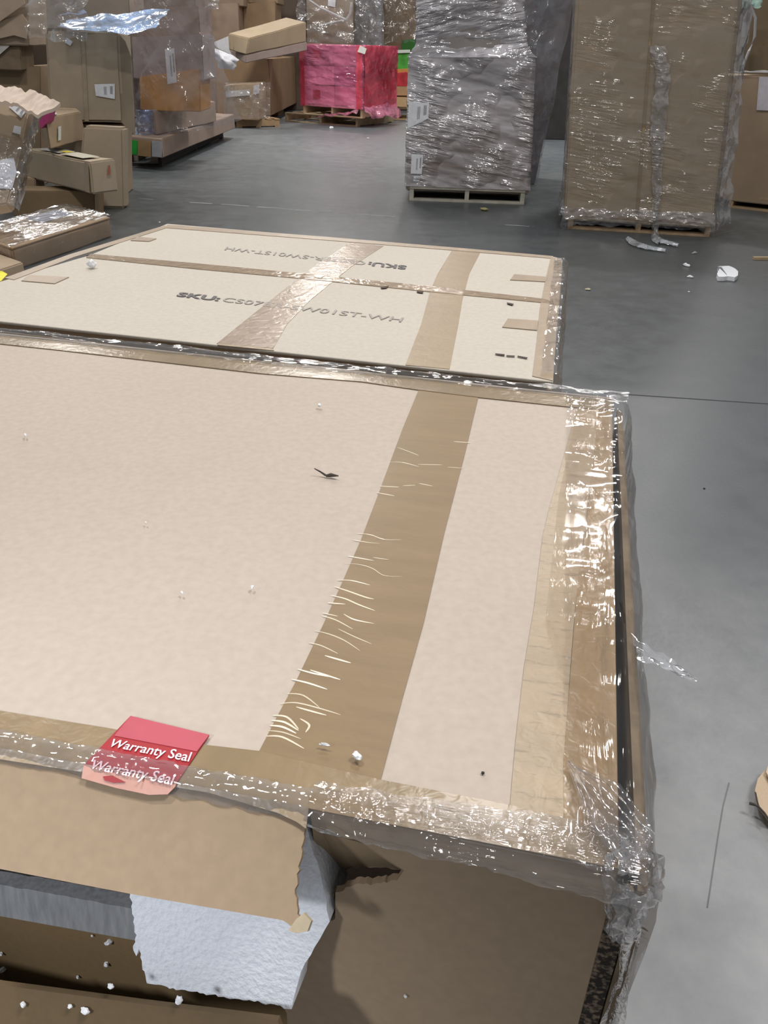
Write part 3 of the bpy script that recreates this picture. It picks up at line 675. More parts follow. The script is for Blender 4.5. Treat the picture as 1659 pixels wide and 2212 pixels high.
# small box on top of the dented one
o3, pa3, pb3, g3 = carton_c('small box with a pale strip on its face, wedged above the dented box', (92, 298), (109, 322), (184, 303), (109, 254), .52, card((.36, .27, .18), .78, .08, 4), bevel=.008)
l3, n3, r3, b3, h3 = g3
prism('pale_strip', pb3.list([(126, 304), (132, 302), (132, 272), (126, 274)], .012), pb3.n, .001, plain((.62, .66, .60), .5), o3)
prism('paper_sheet', [lerp(lerp(n3, r3, u), lerp(l3, b3, u), v) + Z * (h3 + .013) for u, v in ((-.02, .0), (.32, .0), (.32, .9), (-.02, .9))], Z, .002, plain((.62, .64, .70), .4), o3)
p86 = yplane(6.7, -5)
mg = prism('folded_sleeve', p86.list([(84, 262), (100, 242), (108, 238), (104, 262), (88, 278)]), p86.n, .10, plain((.40, .05, .17), .4)); tag(mg, 'magenta folded sleeve stuck behind the small box at the left', 'packaging')
# leaning carton at the frame edge, with its folded top
P4 = Plane(yplane(5.6, 14, -2.0).p, (math.sin(math.radians(14)) * .88, -math.cos(math.radians(14)) * .88, .47))
f4 = P4.list([(-130, 470), (18, 440), (66, 224), (-130, 205)])
b4_ = [p - P4.n * .16 for p in f4]
c4 = hexa('carton', [f4[0], f4[1], b4_[1], b4_[0]], [f4[3], f4[2], b4_[2], b4_[3]], card((.50, .39, .28), .75, .06, 4), rough=.006, bevel=.01)
tag(c4, 'carton leaning at the left frame edge with two white stickers and shiny film', 'carton')
sticker([(19, 231), (46, 255), (56, 240), (31, 219)], P4, c4, off=.012, bars=True)
sticker([(27, 286), (44, 291), (46, 274), (31, 271)], P4, c4, off=.012, bars=False)
prism('poly_bag', P4.list([(-60, 405), (26, 408), (36, 372), (30, 340), (0, 345), (-60, 350)], .013), P4.n, .002, plain((.72, .74, .80), .25, .6, bump=.5), c4)
def film4(u, v):
    return P4.at((-120 + 150 * u + 40 * v * 1, 445 - 160 * v), .020 + .010 * mnoise.noise(Vector((u * 8, v * 8, 3))))
tag(obj('stretch_film', *grid(film4, 30, 30), film(.03, rough=.1, bump=1.0, scale=(26, 26, 26), gloss=.05, dist=.02, fres=1.3, patch=9), smooth=True), 'shiny wrinkled film on the lower half of the leaning carton', 'film')
def edge4(u, v):
    a = P4.at((20 + 47 * v, 441 - 216 * v), .004); e = -P4.n * (.17 * u) + Vector((.03, 0, 0))
    return a + e + mnoise.noise_vector(Vector((u * 3, v * 14, 4))) * .012
tag(obj('film_edge', *grid(edge4, 10, 50), film(.22, tint=(.45, .43, .42), rough=.1, bump=1.0, scale=(30, 30, 30), gloss=.10, dist=.02, fres=1.4, hazecol=(.3, .28, .27)), c4, smooth=True), 'dark wrinkled film along the side')
# crumpled flattened carton behind it
P41 = yplane(6.2, 10)
def crum(u, v):
    px = -70 + 197 * u; base = 176 + (20 * (px + 70) / 136 if px < 66 else 20 + 27 * (px - 66) / 61)
    q = P41.at((px, base)); q = q + P41.n * (.26 * v - .05) - Z * (.055 * v) + Vector((-.10 * v, 0, 0))
    return q + Z * (.022 * mnoise.noise(Vector((u * 9 - v * 1.5, v * 1.2, 5))) + .012 * mnoise.noise(Vector((u * 22 - v * 2, v * 2, 8))))
V, Fc = grid(crum, 60, 8); nV = len(V); V += [p - Z * .02 for p in V]; nu_ = 61; nv_ = 9
Fc2 = [[i + nV for i in f[::-1]] for f in Fc]
bd = list(range(nu_)) + [nu_ - 1 + nu_ * j for j in range(1, nv_)] + [nu_ * (nv_ - 1) + i for i in range(nu_ - 2, -1, -1)] + [nu_ * j for j in range(nv_ - 2, 0, -1)]
Fc3 = [[bd[i], bd[(i + 1) % len(bd)], bd[(i + 1) % len(bd)] + nV, bd[i] + nV] for i in range(len(bd))]
cu = obj('flattened_carton', V, Fc + Fc2 + Fc3, card((.56, .45, .37), .6, .08, 6), smooth=False); tag(cu, 'crumpled flattened carton lying over the leaning one at the left edge', 'carton')

# tall labelled carton on a hidden one
c1, p1, q1_ = carton('tall brown carton with a taped seam and white shipping label at the left', [(107, 262), (266, 263), (256, 71), (97, 66)], yplane(8.3, 4), .5, krg,
                     tapes=[[(183, 262), (192, 262), (182, 70), (174, 70)]], labels=[[(207, 207), (248, 214), (248, 181), (204, 182)]], bevel=.02, tapemat=tape((.36, .29, .21), .12, .7, wave=30))
sticker([(140, 92), (152, 99), (157, 90), (144, 81)], p1, c1, off=.012, bars=False)
prism('side_sheet', p1.list([(260, 262), (291, 291), (283, 122), (270, 88), (257, 74)], -.02), p1.n, .02, card((.31, .25, .185), .8, .08, 4), c1)
carton('carton standing on the floor under the tall labelled carton', [(120, 428), (268, 372), (270, 268), (110, 266)], yplane(8.4, 4), .3, card((.36, .27, .19), .8, .1, 4))
# row further left
carton('dark carton left of the tall labelled one, behind the crumpled carton', [(-60, 440), (96, 440), (88, 142), (-60, 150)], yplane(8.9, 6), .7, card((.30, .22, .145), .8, .1, 4))
carton('narrow carton darkened as the shaded gap beside the tall labelled carton', [(58, 430), (112, 430), (108, 60), (58, 62)], yplane(9.5, 0), .5, card((.13, .10, .08), .8, .1, 4))  # colour darkened to paint the shade between the cartons
c0, p0, q0 = carton('carton at the top left corner with torn open flaps', [(-60, 96), (60, 82), (58, -60), (-60, -60)], yplane(8.7, 6), .6, card((.36, .28, .21), .8, .1, 4))
for k, q in enumerate(([(-40, 60), (48, 30), (60, 48), (58, 84), (30, 76), (-40, 92)], [(-40, 6), (50, -8), (54, 8), (0, 46), (-40, 60)])):
    prism('torn_flap', p0.list(q, .05 + .05 * k), p0.n, .01, card((.42, .33, .25), .75, .1, 6), c0)
o, _, _ = carton('dark carton scrap wrapped in film under the torn open carton', [(-60, 150), (46, 138), (44, 96), (-60, 100)], yplane(8.75, 6), .4, card((.20, .15, .10), .8, .2, 8))
prism('film_patch', yplane(8.75, 6).list([(-10, 108), (14, 84), (20, 100), (-10, 126)], .03), yplane(8.75, 6).n, .01, plain((.6, .58, .56), .2, .6, bump=.6), o)

# ---------------------------------------------------------------- film-draped pallet load at the left
n_, r_ = pz((350, 360)), pz((512, 284)); a_ = n_ + Z.cross((r_ - n_).normalized()) * .95
dark_wood = plain((.045, .04, .035), .8)
e1 = (n_ - a_); W1 = e1.length; e2 = (r_ - n_); e2n = Z.cross(e1.normalized())
if e2n.dot(e2) < 0: e2n = -e2n
pal = pallet('black pallet under the film-draped boxes at the left', a_, n_, min(3.4, e2.length), .14, dark_wood)
oA, paA, pbA, gA = carton_c('long low carton on the black pallet under the draped film', (278, 334), (352, 341), (508, 277), (353, 301), .14, card((.33, .25, .20), .78, .08, 4))
for q, mt in (([(279, 332), (296, 335), (297, 304), (277, 302)], plain((.02, .36, .05), .5)), ([(297, 336), (326, 339), (326, 305), (298, 303)], card((.36, .24, .12), .7)), ([(328, 338), (349, 340), (350, 306), (328, 304)], plain((.42, .44, .48), .5))):
    prism('end_panel', paA.list(q, .014), paA.n, .004, mt, oA)
lA, nA, rA, bA, hA = gA; zA = .14 + hA
oB, paB, pbB, gB = carton_c('middle long carton in the film-draped load', (320, 283), (338, 291), (468, 262), (338, 241), zA + .01, card((.36, .27, .20), .78, .08, 4))
lB, nB, rB, bB, hB = gB; zB = zA + .01 + hB
yB = nB.y + .15
cC, pC, qC = carton('orange-brown box in the film-draped load', [(303, 238), (432, 225), (430, 150), (300, 166)], yplane(yB, 0), .6, org_)
cD, pD, qD = carton('grey-brown box above the orange one in the film-draped load', [(288, 170), (440, 158), (436, 74), (284, 80)], yplane(yB + .05, 0), .7, card((.33, .27, .25), .78, .1, 4))
cD2, _, _ = carton('upper dark box at the top of the film-draped load', [(300, 82), (432, 72), (428, 12), (300, 20)], yplane(yB + .08, 0), .7, card((.30, .22, .18), .78, .1, 4))
sticker([(362, 182), (382, 178), (376, 104), (356, 106)], pC, cD, mat=plain((.62, .62, .64), .4), off=.09)
def bundle(u, v):
    P = yplane(yB - .05, 0); q = P.at((292 + 46 * u, 290 - 54 * v)); 
    return q + P.n * (.10 * math.sin(math.pi * u) + .03 * mnoise.noise(Vector((u * 4, v * 9, 8))))
tag(obj('plastic_bundle', *grid(bundle, 14, 24), film(.6, tint=(.6, .75, .98), hazecol=(.26, .42, .80), rough=.12, bump=.8, scale=(14, 14, 40), gloss=.14, dist=.02), smooth=True), 'bluish plastic film bundle between tall labelled carton and orange-brown box', 'film')
PD = yplane(yB - .35, 0)
def drape2(u, v):
    L = [(288, -10), (286, 60), (282, 150), (285, 240), (300, 300)]; Rr = [(442, -10), (440, 55), (455, 110), (478, 175), (508, 268)]
    def I(A, t):
        s = t * (len(A) - 1); k = min(int(s), len(A) - 2); f = s - k; return (A[k][0] + (A[k + 1][0] - A[k][0]) * f, A[k][1] + (A[k + 1][1] - A[k][1]) * f)
    a, b = I(L, v), I(Rr, v); q = PD.at((a[0] + (b[0] - a[0]) * u, a[1] + (b[1] - a[1]) * u))
    bul = .18 * math.sin(math.pi * u) * (.6 + .5 * v)
    return q + PD.n * (bul - .05) + Vector((0, .35 * (u ** 3), 0)) + mnoise.noise_vector(Vector((u * 5 + v * 2, v * 7, 11))) * .03
drf = film(.155, tint=(.88, .87, .90), rough=.12, bump=1.0, scale=(6, 6, 10), rot=(0, .9, 0), gloss=.04, dist=.04, fres=1.0, hazecol=(.50, .46, .48))
tag(obj('stretch_film', *grid(drape2, 50, 60), drf, smooth=True), 'cloudy film draped over the pallet load at the left, spreading at its foot', 'film')
PT = yplane(8.0, 4)
def sheet(u, v):
    T = [(112, 38), (200, 28), (262, 18), (334, 12)]; B = [(118, 62), (200, 66), (275, 78), (336, 56)]
    def I(A, t):
        s = t * 3; k = min(int(s), 2); f = s - k; return (A[k][0] + (A[k + 1][0] - A[k][0]) * f, A[k][1] + (A[k + 1][1] - A[k][1]) * f)
    a, b = I(B, u), I(T, u); q = PT.at((a[0] + (b[0] - a[0]) * v, a[1] + (b[1] - a[1]) * v))
    return q + Vector((0, .5 * v, 0)) + mnoise.noise_vector(Vector((u * 6, v * 5, 12))) * .035
tag(obj('plastic_sheet', *grid(sheet, 40, 14), film(.55, tint=(.75, .85, .98), hazecol=(.42, .62, 1.0), rough=.14, bump=.9, scale=(14, 14, 14), gloss=.02, dist=.03), smooth=True), 'blue-tinted plastic sheet lying over the tall labelled carton', 'film')
def vertf(u, v):
    q = yplane(8.1, 4).at((58 + 130 * u, 84 - 110 * v)); return q + mnoise.noise_vector(Vector((u * 5, v * 5, 14))) * .04
tag(obj('stretch_film', *grid(vertf, 24, 24), film(.20, rough=.12, bump=.9, scale=(10, 10, 20), gloss=.05, dist=.03, hazecol=(.6, .58, .58)), smooth=True), 'loose clear film hanging above the tall labelled carton at the top left', 'film')
carton('wide dark carton high behind the blue-tinted sheet at the top left', [(60, 150), (275, 150), (275, -60), (60, -60)], yplane(10.6, 0), .6, card((.31, .26, .22), .8, .1, 4), ground=True)
carton('brown carton at the top behind the film-draped load', [(272, 150), (420, 150), (420, -60), (272, -60)], yplane(12.6, 0), .6, card((.24, .18, .14), .8, .1, 4), ground=True)

# ---------------------------------------------------------------- middle pile with the long box on top
yM = 15.0
pN, pRr, pL_ = pz((512, 276)), pz((648, 238)), pz((455, 262))
pal2 = pallet('wooden pallet under the middle pile with the long box', pL_, pN, .8, .13, plain((.36, .24, .13), .8))
Zb = .14
oM, paM, pbM, gM = carton_c('big brown carton at the corner of the middle pile', (470, 246), (586, 250), (642, 222), (582, 128), Zb, card((.30, .20, .12), .8, .1, 3))
o, _, qm = carton('low brown box at the foot of the middle pile', [(489, 258), (560, 251), (560, 208), (488, 214)], yplane(gM[1].y - .95, 0), .8, card((.34, .24, .15), .8, .1, 4))
o2, pm2, qm2 = carton('film-wrapped box with a shiny face in the middle pile', [(489, 214), (560, 207), (559, 180), (480, 185)], yplane(gM[1].y - .95, 0), .8, card((.42, .31, .20), .75, .1, 4))
prism('shiny_patch', pm2.list([(488, 210), (540, 206), (540, 193), (487, 197)], .03), pm2.n, .004, plain((.60, .58, .56), .2, .7, bump=.6), o2)
sticker([(546, 204), (560, 202), (560, 182), (548, 184)], pm2, o2, mat=plain((.55, .52, .56), .5), off=.03, bars=False)
def wp(u, v):
    q = pm2.at((484 + 100 * u, 256 - 78 * v), .06 + .02 * mnoise.noise(Vector((u * 8, v * 8, 2)))); return q
tag(obj('stretch_film', *grid(wp, 24, 20), film(.10, rough=.1, bump=.9, scale=(6, 6, 26), gloss=.07, dist=.03, hazecol=(.6, .55, .52)), smooth=True), 'clear film on the two small boxes in the middle pile', 'film')
zt = gM[1].z + gM[4]
PM = yplane(gM[1].y - 1.1, 0)
def three(label, N, L, R_, dL, dR, y0, mat):
    """carton over a corner, raised: each edge is (foot pixel, top pixel)"""
    P0, P1, P2 = yplane(y0), yplane(y0 + dL), yplane(y0 + dR)
    n0, n1 = P0.at(N[0]), P0.at(N[1]); a0, a1 = P1.at(L[0]), P1.at(L[1]); c0_, c1_ = P2.at(R_[0]), P2.at(R_[1])
    o = hexa('carton', [n0, c0_, a0 + c0_ - n0, a0], [n1, c1_, a1 + c1_ - n1, a1], mat, rough=.012, cuts=3, bevel=.012)
    return tag(o, label, 'carton')
yl = gM[1].y - 1.0
three('flat film-covered carton under the long box of the middle pile', ((530, 136), (531, 118)), ((500, 120), (500, 108)), ((664, 110), (664, 90)), .5, 1.0, yl, card((.34, .27, .24), .5, .1, 4))
cL = three('long carton lying aslant on top of the middle pile', ((531, 118), (538, 83)), ((493, 107), (493, 72)), ((662, 90), (662, 48)), .28, 1.0, yl, card((.38, .295, .20), .7, .08, 4))
PB = yplane(gM[1].y - 1.08, 0)
def bag(u, v):
    T = [(456, 101), (485, 112), (513, 128)]; B = [(472, 146), (488, 150), (506, 154)]
    s = u * 2; k = min(int(s), 1); f = s - k
    a = (T[k][0] + (T[k + 1][0] - T[k][0]) * f, T[k][1] + (T[k + 1][1] - T[k][1]) * f); b = (B[k][0] + (B[k + 1][0] - B[k][0]) * f, B[k][1] + (B[k + 1][1] - B[k][1]) * f)
    return PB.at((b[0] + (a[0] - b[0]) * v, b[1] + (a[1] - b[1]) * v)) + PB.n * (.12 * math.sin(math.pi * u) * math.sin(math.pi * v)) + mnoise.noise_vector(Vector((u * 4, v * 4, 3))) * .03
V, Fc = grid(bag, 14, 12); nV = len(V); V += [p - PB.n * .10 for p in V]; Fc += [[i + nV for i in f] for f in Fc]
tag(obj('poly_bag', V, Fc, plain((.58, .58, .62), .35, .5, bump=.4), smooth=True), 'white plastic bag hanging out of the middle pile', 'bag')
ws = prism('paper_sheet', PB.list([(460, 92), (493, 78), (495, 106), (500, 118), (470, 104)], -.25), (PB.n + Z * .6).normalized(), .02, plain((.58, .58, .60), .5)); tag(ws, 'white sheet beside the end of the long carton on the middle pile', 'sheet')

# ---------------------------------------------------------------- pink-wrapped load on two pallets
u0, u1, u2 = pz((616, 262)), pz((772, 274)), pz((848, 246))
pkw = plain((.46, .35, .22), .75, vary=.2, scale=6)
ex = (u1 - u0).normalized()
pallet('lower wooden pallet of the pink-wrapped load', u0, u1, 1.35, .15, pkw)
p_a, p_b = pz((655, 246), .152), pz((782, 256), .152)
pallet('upper wooden pallet directly under the pink-wrapped load', p_a, p_b, 1.15, .16, plain((.50, .38, .24), .75, vary=.2, scale=6), z0=.152)
PP = vplane(p_a, p_b)
pk = []
ex = (p_b - p_a).normalized(); ey = -PP.n
zP = .325
W_ = (p_b - p_a).length; hP = PP.at((655, 97)).z - zP
cols = [(.95, .60, .75), (.90, .50, .68), (.95, .60, .78), (.50, .16, .36), (.28, .07, .18), (.45, .15, .32)]
names = ['lower left', 'lower right', 'middle left', 'middle right', 'upper left', 'upper right']
for k in range(6):
    i, j = k % 2, k // 2
    x0, x1 = (W_ * .01, W_ * .52) if i == 0 else (W_ * .53, W_ * .98)
    v, f = abox(p_a, ex, ey, Z, x0, x1, .03, 1.0, zP - .152 + hP * (.333 * j) + .004, zP - .152 + hP * (.333 * (j + 1)) - .004)
    o = hexa('carton', v[:4], v[4:], plain(cols[k], .5, vary=.15, scale=6), cuts=2, rough=.01, bevel=.01)
    tag(o, names[k] + ' box seen through the pink wrap', 'carton')
    if k in (0, 4): prism('printed_square', [p_a + ex * (x0 + W_ * .16 * (1 + i) + a) + PP.n * (-.03 + .014) + Z * (zP - .152 + hP * (.333 * j + .333 * b)) for a, b in ((0, .3), (.16, .3), (.16, .75), (0, .75))], PP.n, .004, plain((.50, .02, .05), .5), o)
pinkf = film(.36, tint=(1, .62, .74), hazecol=(1, .32, .52), rough=.13, bump=1.0, scale=(3, 3, 14), rot=(0, .15, 0), gloss=.05, dist=.05, fres=1.1)
zb4 = zP - .152 - .03
B4 = [p_a + Z * zb4, p_a + ex * W_ + Z * zb4, p_a + ex * W_ + ey * 1.05 + Z * zb4, p_a + ey * 1.05 + Z * zb4]
T4 = [p + Z * (hP + .05) for p in B4]
wrap('bright pink stretch wrap round the load on two pallets', B4, T4, pinkf, off=.03, amp=.02, nu=80, nv=40)
def pinkskirt(u, v):
    p = lerp(B4[0], B4[1], .35 + .63 * u); return p + PP.n * (.03 + .16 * v) + Z * (-.13 * (1 - u * .5) + .05 * u - .03 * v) + mnoise.noise_vector(Vector((u * 6, v * 3, 5))) * .05
ob = [x for x in C.objects if x.get('label', '').startswith('bright pink')][0]
obj('torn_skirt', *grid(pinkskirt, 24, 6), pinkf, ob, smooth=True)
def pinkside(u, v):
    p = lerp(B4[1], B4[2], u); return p + ex * (.04 + .14 * v) + Z * (.06 - .20 * v) + mnoise.noise_vector(Vector((u * 6, v * 3, 6))) * .05
obj('torn_skirt', *grid(pinkside, 20, 8), pinkf, ob, smooth=True)
sticker([(772, 112), (788, 117), (792, 105), (778, 98)], PP, ob, off=.07, bars=False, mat=plain((.75, .75, .70), .5))
redband = film(.5, tint=(.95, .35, .42), hazecol=(.80, .10, .16), rough=.13, bump=.8, scale=(6, 6, 6), gloss=.05, dist=.03, fres=1.0)
for k_, (x0, x1) in enumerate(((-.03, .09), (W_ - .10, W_ + .03))):
    def bandf(u, v, x0=x0, x1=x1): return p_a + ex * (x0 + (x1 - x0) * u) + PP.n * .05 + Z * (zb4 + (hP + .05) * v) + mnoise.noise_vector(Vector((u, v * 8, 71 + x0))) * .012
    obj('corner_band', *grid(bandf, 4, 24), redband, ob, smooth=True)
obj('side_band', *grid(lambda u, v: lerp(B4[1], B4[2], u) + ex * .05 + Z * (hP + .05) * v + mnoise.noise_vector(Vector((u * 4, v * 8, 73))) * .015, 12, 24), redband, ob, smooth=True)
# behind it: green crate, red wrapped load
PG = yplane(18.4, 0)
cg, pg, qg = carton('green box with white paper labels behind the pink-wrapped load', [(818, 150), (884, 147), (884, 114), (818, 116)], PG, .8, plain((.06, .34, .04), .5, vary=.3, scale=8), cat='box', name='green_box', cuts=2)
prism('rim', PG.list([(816, 116), (886, 114), (886, 108), (816, 110)], .03), PG.n, .85, plain((.55, .62, .55), .5), cg)
for q in ([(824, 146), (833, 146), (833, 124), (824, 125)], [(835, 144), (847, 143), (847, 124), (836, 124)]): prism('paper_label', PG.list(q, .03), PG.n, .004, WHITE, cg)
carton('orange-brown tray under the green box', [(818, 164), (884, 160), (884, 148), (818, 151)], yplane(18.3, 0), .8, org_, cuts=1, cat='tray', name='cardboard_tray')
cr_, pr_, qr_ = carton('red box behind the pink-wrapped load', [(819, 186), (880, 184), (880, 156), (819, 160)], yplane(18.0, 0), .7, plain((.42, .03, .04), .45, vary=.3, scale=8, bump=.4), cuts=3, cat='box', name='red_box')
sticker([(840, 168), (852, 166), (852, 156), (840, 158)], pr_, cr_, off=.02, bars=False)
prism('pink_film', pr_.list([(818, 184), (842, 182), (840, 160), (818, 158)], .02), pr_.n, .01, plain((.75, .25, .40), .25, .6, bump=.6), cr_)
carton('brown box under the red box, behind the pink-wrapped load', [(818, 206), (882, 202), (882, 184), (818, 187)], yplane(18.0, 0), .8, card((.40, .26, .14), .7), cuts=1)
ppx = [(836, 228), (884, 230)]
pallet('wooden pallet with an orange front board behind the pink-wrapped load', yplane(17.9, 0).at((815, 240)), yplane(17.9, 0).at((905, 240)), 1.0, .40, plain((.50, .32, .16), .7))
o = prism('plank', yplane(17.85, 0).list([(815, 229), (884, 231), (884, 212), (815, 208)]), yplane(17.85, 0).n, .03, plain((.52, .36, .19), .7)); tag(o, 'tan plank across the pallet under the red box', 'plank')

# ---------------------------------------------------------------- far row across the top
def far(label, fr, y, col, depth=.9, yaw=0, **k): return carton(label, fr, yplane(y, yaw), depth, card(col, .8, .12, 3), cuts=2, **k)
c, p, q = far('big brown carton with film strands behind the pink-wrapped load', [(664, 100), (762, 100), (764, -70), (660, -70)], 19.5, (.34, .26, .19))
sticker([(708, 12), (724, 16), (726, -8), (710, -10)], p, c, off=.02, bars=False)
far('carton under the film strands just above the pink wrap', [(664, 250), (765, 250), (764, 101), (664, 101)], 19.6, (.26, .19, .13))
far('tall grey film-covered carton above the right of the pink wrap', [(764, 245), (824, 245), (824, -70), (764, -70)], 20.2, (.25, .23, .22))
c, p, q = far('tall dark brown carton behind the green box', [(824, 236), (908, 236), (908, -70), (824, -70)], 20.6, (.22, .15, .09))
prism('green_patch', p.list([(868, 110), (900, 108), (900, 84), (870, 86)], .02), p.n, .01, plain((.03, .16, .02), .6), c)
far('dark carton left above the middle pile, with a pale rim', [(412, 110), (516, 100), (514, 6), (412, 12)], 17.5, (.27, .20, .15), ground=True)
far('carton at the top edge above the middle pile', [(412, 10), (526, 4), (526, -70), (412, -70)], 17.6, (.23, .17, .12))
far('brown carton behind the long carton of the middle pile', [(524, 110), (596, 110), (594, 2), (524, 8)], 18.0, (.26, .18, .11), ground=True)
far('darkest carton above the end of the long carton', [(594, 250), (660, 250), (660, -70), (590, -70)], 19.8, (.13, .10, .08))
far('brown carton topping the row above the long carton', [(524, 6), (600, 2), (600, -70), (524, -70)], 18.2, (.28, .20, .13))
far('carton coloured dark as the shaded gap below the far row behind the middle pile', [(400, 250), (660, 236), (660, 104), (400, 108)], 21.5, (.16, .12, .085))  # dark colour stands for the shadowed gap behind the pile
strand = plain((.62, .60, .60), .25, .6, bump=.6)
PS = yplane(19.0, 0)
V, Fc = join([tube([PS.at(q) for q in pts], .025, 5) for pts in ([(652, -10), (690, 16), (720, 30), (748, 43)], [(690, 56), (715, 50), (748, 43)], [(748, 43), (756, 30), (760, 5)])])
tag(obj('film_strand', V, Fc, strand), 'twisted film strands across the big brown carton behind the pink load', 'film')
def farfilm(lab, x0, x1, y0, y1, d, hz, seed, hc=(.5, .5, .52)):
    P = yplane(d, 0)
    def fn(u, v): return P.at((x0 + (x1 - x0) * u, y1 + (y0 - y1) * v)) + mnoise.noise_vector(Vector((u * 6, v * 6, seed))) * .06
    tag(obj('stretch_film', *grid(fn, 24, 24), film(hz, rough=.12, bump=.9, scale=(4, 4, 12), gloss=.04, dist=.05, hazecol=hc), smooth=True), lab, 'film')
farfilm('clear film on the big brown carton behind the pink load', 640, 764, -40, 92, 18.9, .16, 31)
farfilm('grey film on the tall carton above the right of the pink wrap', 764, 830, -40, 100, 19.9, .30, 32, (.42, .42, .46))
farfilm('clear film on the tall dark carton behind the green box', 826, 904, -40, 92, 20.3, .05, 33)
farfilm('loose film at the top edge above the middle pile', 400, 470, -40, 20, 17.2, .25, 34)

# ---------------------------------------------------------------- grey wrapped stack
ra, rb = pz((884, 433)), pz((1132, 442))
wg = plain((.42, .40, .34), .8, vary=.2, scale=9)
pallet('grey wooden pallet under the film-wrapped stack in the centre', ra, rb, 1.15, .125, wg)
RPn = vplane(ra, rb)
st = [('bottom carton of the film-wrapped stack in the centre', [(876, 411), (1142, 421), (1150, 283), (882, 286)], (.34, .27, .215), [[(887, 375), (911, 376), (914, 334), (889, 333)], [(893, 391), (906, 392), (907, 381), (894, 380)]]),
      ('second carton from the pallet in the film-wrapped centre stack', [(882, 285), (1150, 282), (1152, 218), (884, 222)], (.36, .285, .215), [[(880, 278), (925, 256), (927, 222), (883, 220)]]),
      ('third carton from the pallet in the film-wrapped centre stack', [(886, 221), (1130, 217), (1120, 112), (890, 116)], (.29, .27, .27), []),
      ('top carton of the film-wrapped centre stack', [(908, 115), (1114, 111), (1116, -60), (908, -60)], (.29, .265, .255), [])]
for k, (lb, fr, col, labs) in enumerate(st):
    P = Plane(RPn.p - RPn.n * (.02 + .03 * (k == 3)), RPn.n)
    c, p, q = carton(lb, fr, P, 1.1, card(col, .75, .1, 3), labels=(), rough=.006, bevel=.012)
    for l_ in labs: sticker(l_, p, c, off=.034)
    if k == 0: sb0 = q
    if k == 1: prism('tape_strip', p.list([(900, 240), (1150, 232), (1150, 224), (900, 232)], .008), p.n, .001, TAPE, c)
    if k == 3: st3 = q
exr = (rb - ra).normalized(); eyr = -RPn.n
greyf = film(.42, tint=(.92, .92, .94), rough=.12, bump=1.0, scale=(3.2, 3.2, 24), rot=(0, .18, 0), gloss=.09, dist=.08, fres=1.4, hazecol=(.86, .82, .88))
zb_ = .13; w0 = RPn.at((876, 405)); w1 = RPn.at((1143, 415)); zt_ = 1.0
zm = RPn.at((884, 118)).z
b4q = [Vector((w0.x, w0.y, zb_)), Vector((w1.x, w1.y, zb_)), Vector((w1.x, w1.y, zb_)) + eyr * 1.15, Vector((w0.x, w0.y, zb_)) + eyr * 1.15]
m0 = RPn.at((884, 118)); m1 = RPn.at((1156, 118))
t4q = [Vector((m0.x, m0.y, zm)), Vector((m1.x, m1.y, zm)), Vector((m1.x, m1.y, zm)) + eyr * 1.15, Vector((m0.x, m0.y, zm)) + eyr * 1.15]
wrap('wrinkled film round the lower cartons of the centre stack', b4q, t4q, greyf, off=.012, amp=.010, nu=140, nv=80, top=False)
k0 = RPn.at((903, 96)); k1 = RPn.at((1118, 92)); h0 = RPn.at((905, -60)); h1 = RPn.at((1122, -60))
b4r = [m0 + Vector((0, 0, -.02)), m1 + Vector((0, 0, -.02)), m1 + eyr * 1.1 + Vector((0, 0, -.02)), m0 + eyr * 1.1 + Vector((0, 0, -.02))]
t4r = [Vector((h0.x, h0.y, h0.z)), Vector((h1.x, h1.y, h0.z)), Vector((h1.x, h1.y, h0.z)) + eyr * 1.1, Vector((h0.x, h0.y, h0.z)) + eyr * 1.1]
def waist(v, u): return -.09 * min(1, v * 7) + .09 * v
wrap('thick grey film round the narrower upper part of the centre stack', b4r, t4r, film(.52, tint=(.88, .88, .90), rough=.12, bump=1.0, scale=(3.2, 3.2, 22), rot=(0, -.2, 0), gloss=.10, dist=.08, fres=1.4, hazecol=(.88, .85, .92)), off=.02, amp=.020, nu=140, nv=60, prof=waist)
# stack standing behind it and a near-black stack painting the gap's shade
bd_ = [pz((1150, 372)), pz((1212, 372))]
c, p, q = carton('carton stack coloured near-black as the shaded gap behind the centre stack', [(1105, 300), (1262, 303), (1262, -60), (1105, -60)], 0.0, 1.0, card((.055, .05, .05), .8, .2, 4), cuts=2)
c, p, q = carton('leaning grey stack close behind the centre stack', [(1090, 396), (1156, 396), (1244, -60), (1090, -60)], yplane(9.55, 0), .6, card((.19, .185, .19), .8, .15, 4), cuts=3)
def gapf(u, v):
    P = yplane(9.5, 0); return P.at((1110 + (50 + 90 * v) * u, 398 - 440 * v)) + mnoise.noise_vector(Vector((u * 4, v * 6, 41))) * .03
tag(obj('stretch_film', *grid(gapf, 16, 40), film(.30, tint=(.8, .8, .84), rough=.12, bump=.9, scale=(8, 8, 5), gloss=.05, dist=.04, hazecol=(.40, .40, .46)), smooth=True), 'hanging grey film on the leaning stack right of the centre stack', 'film')

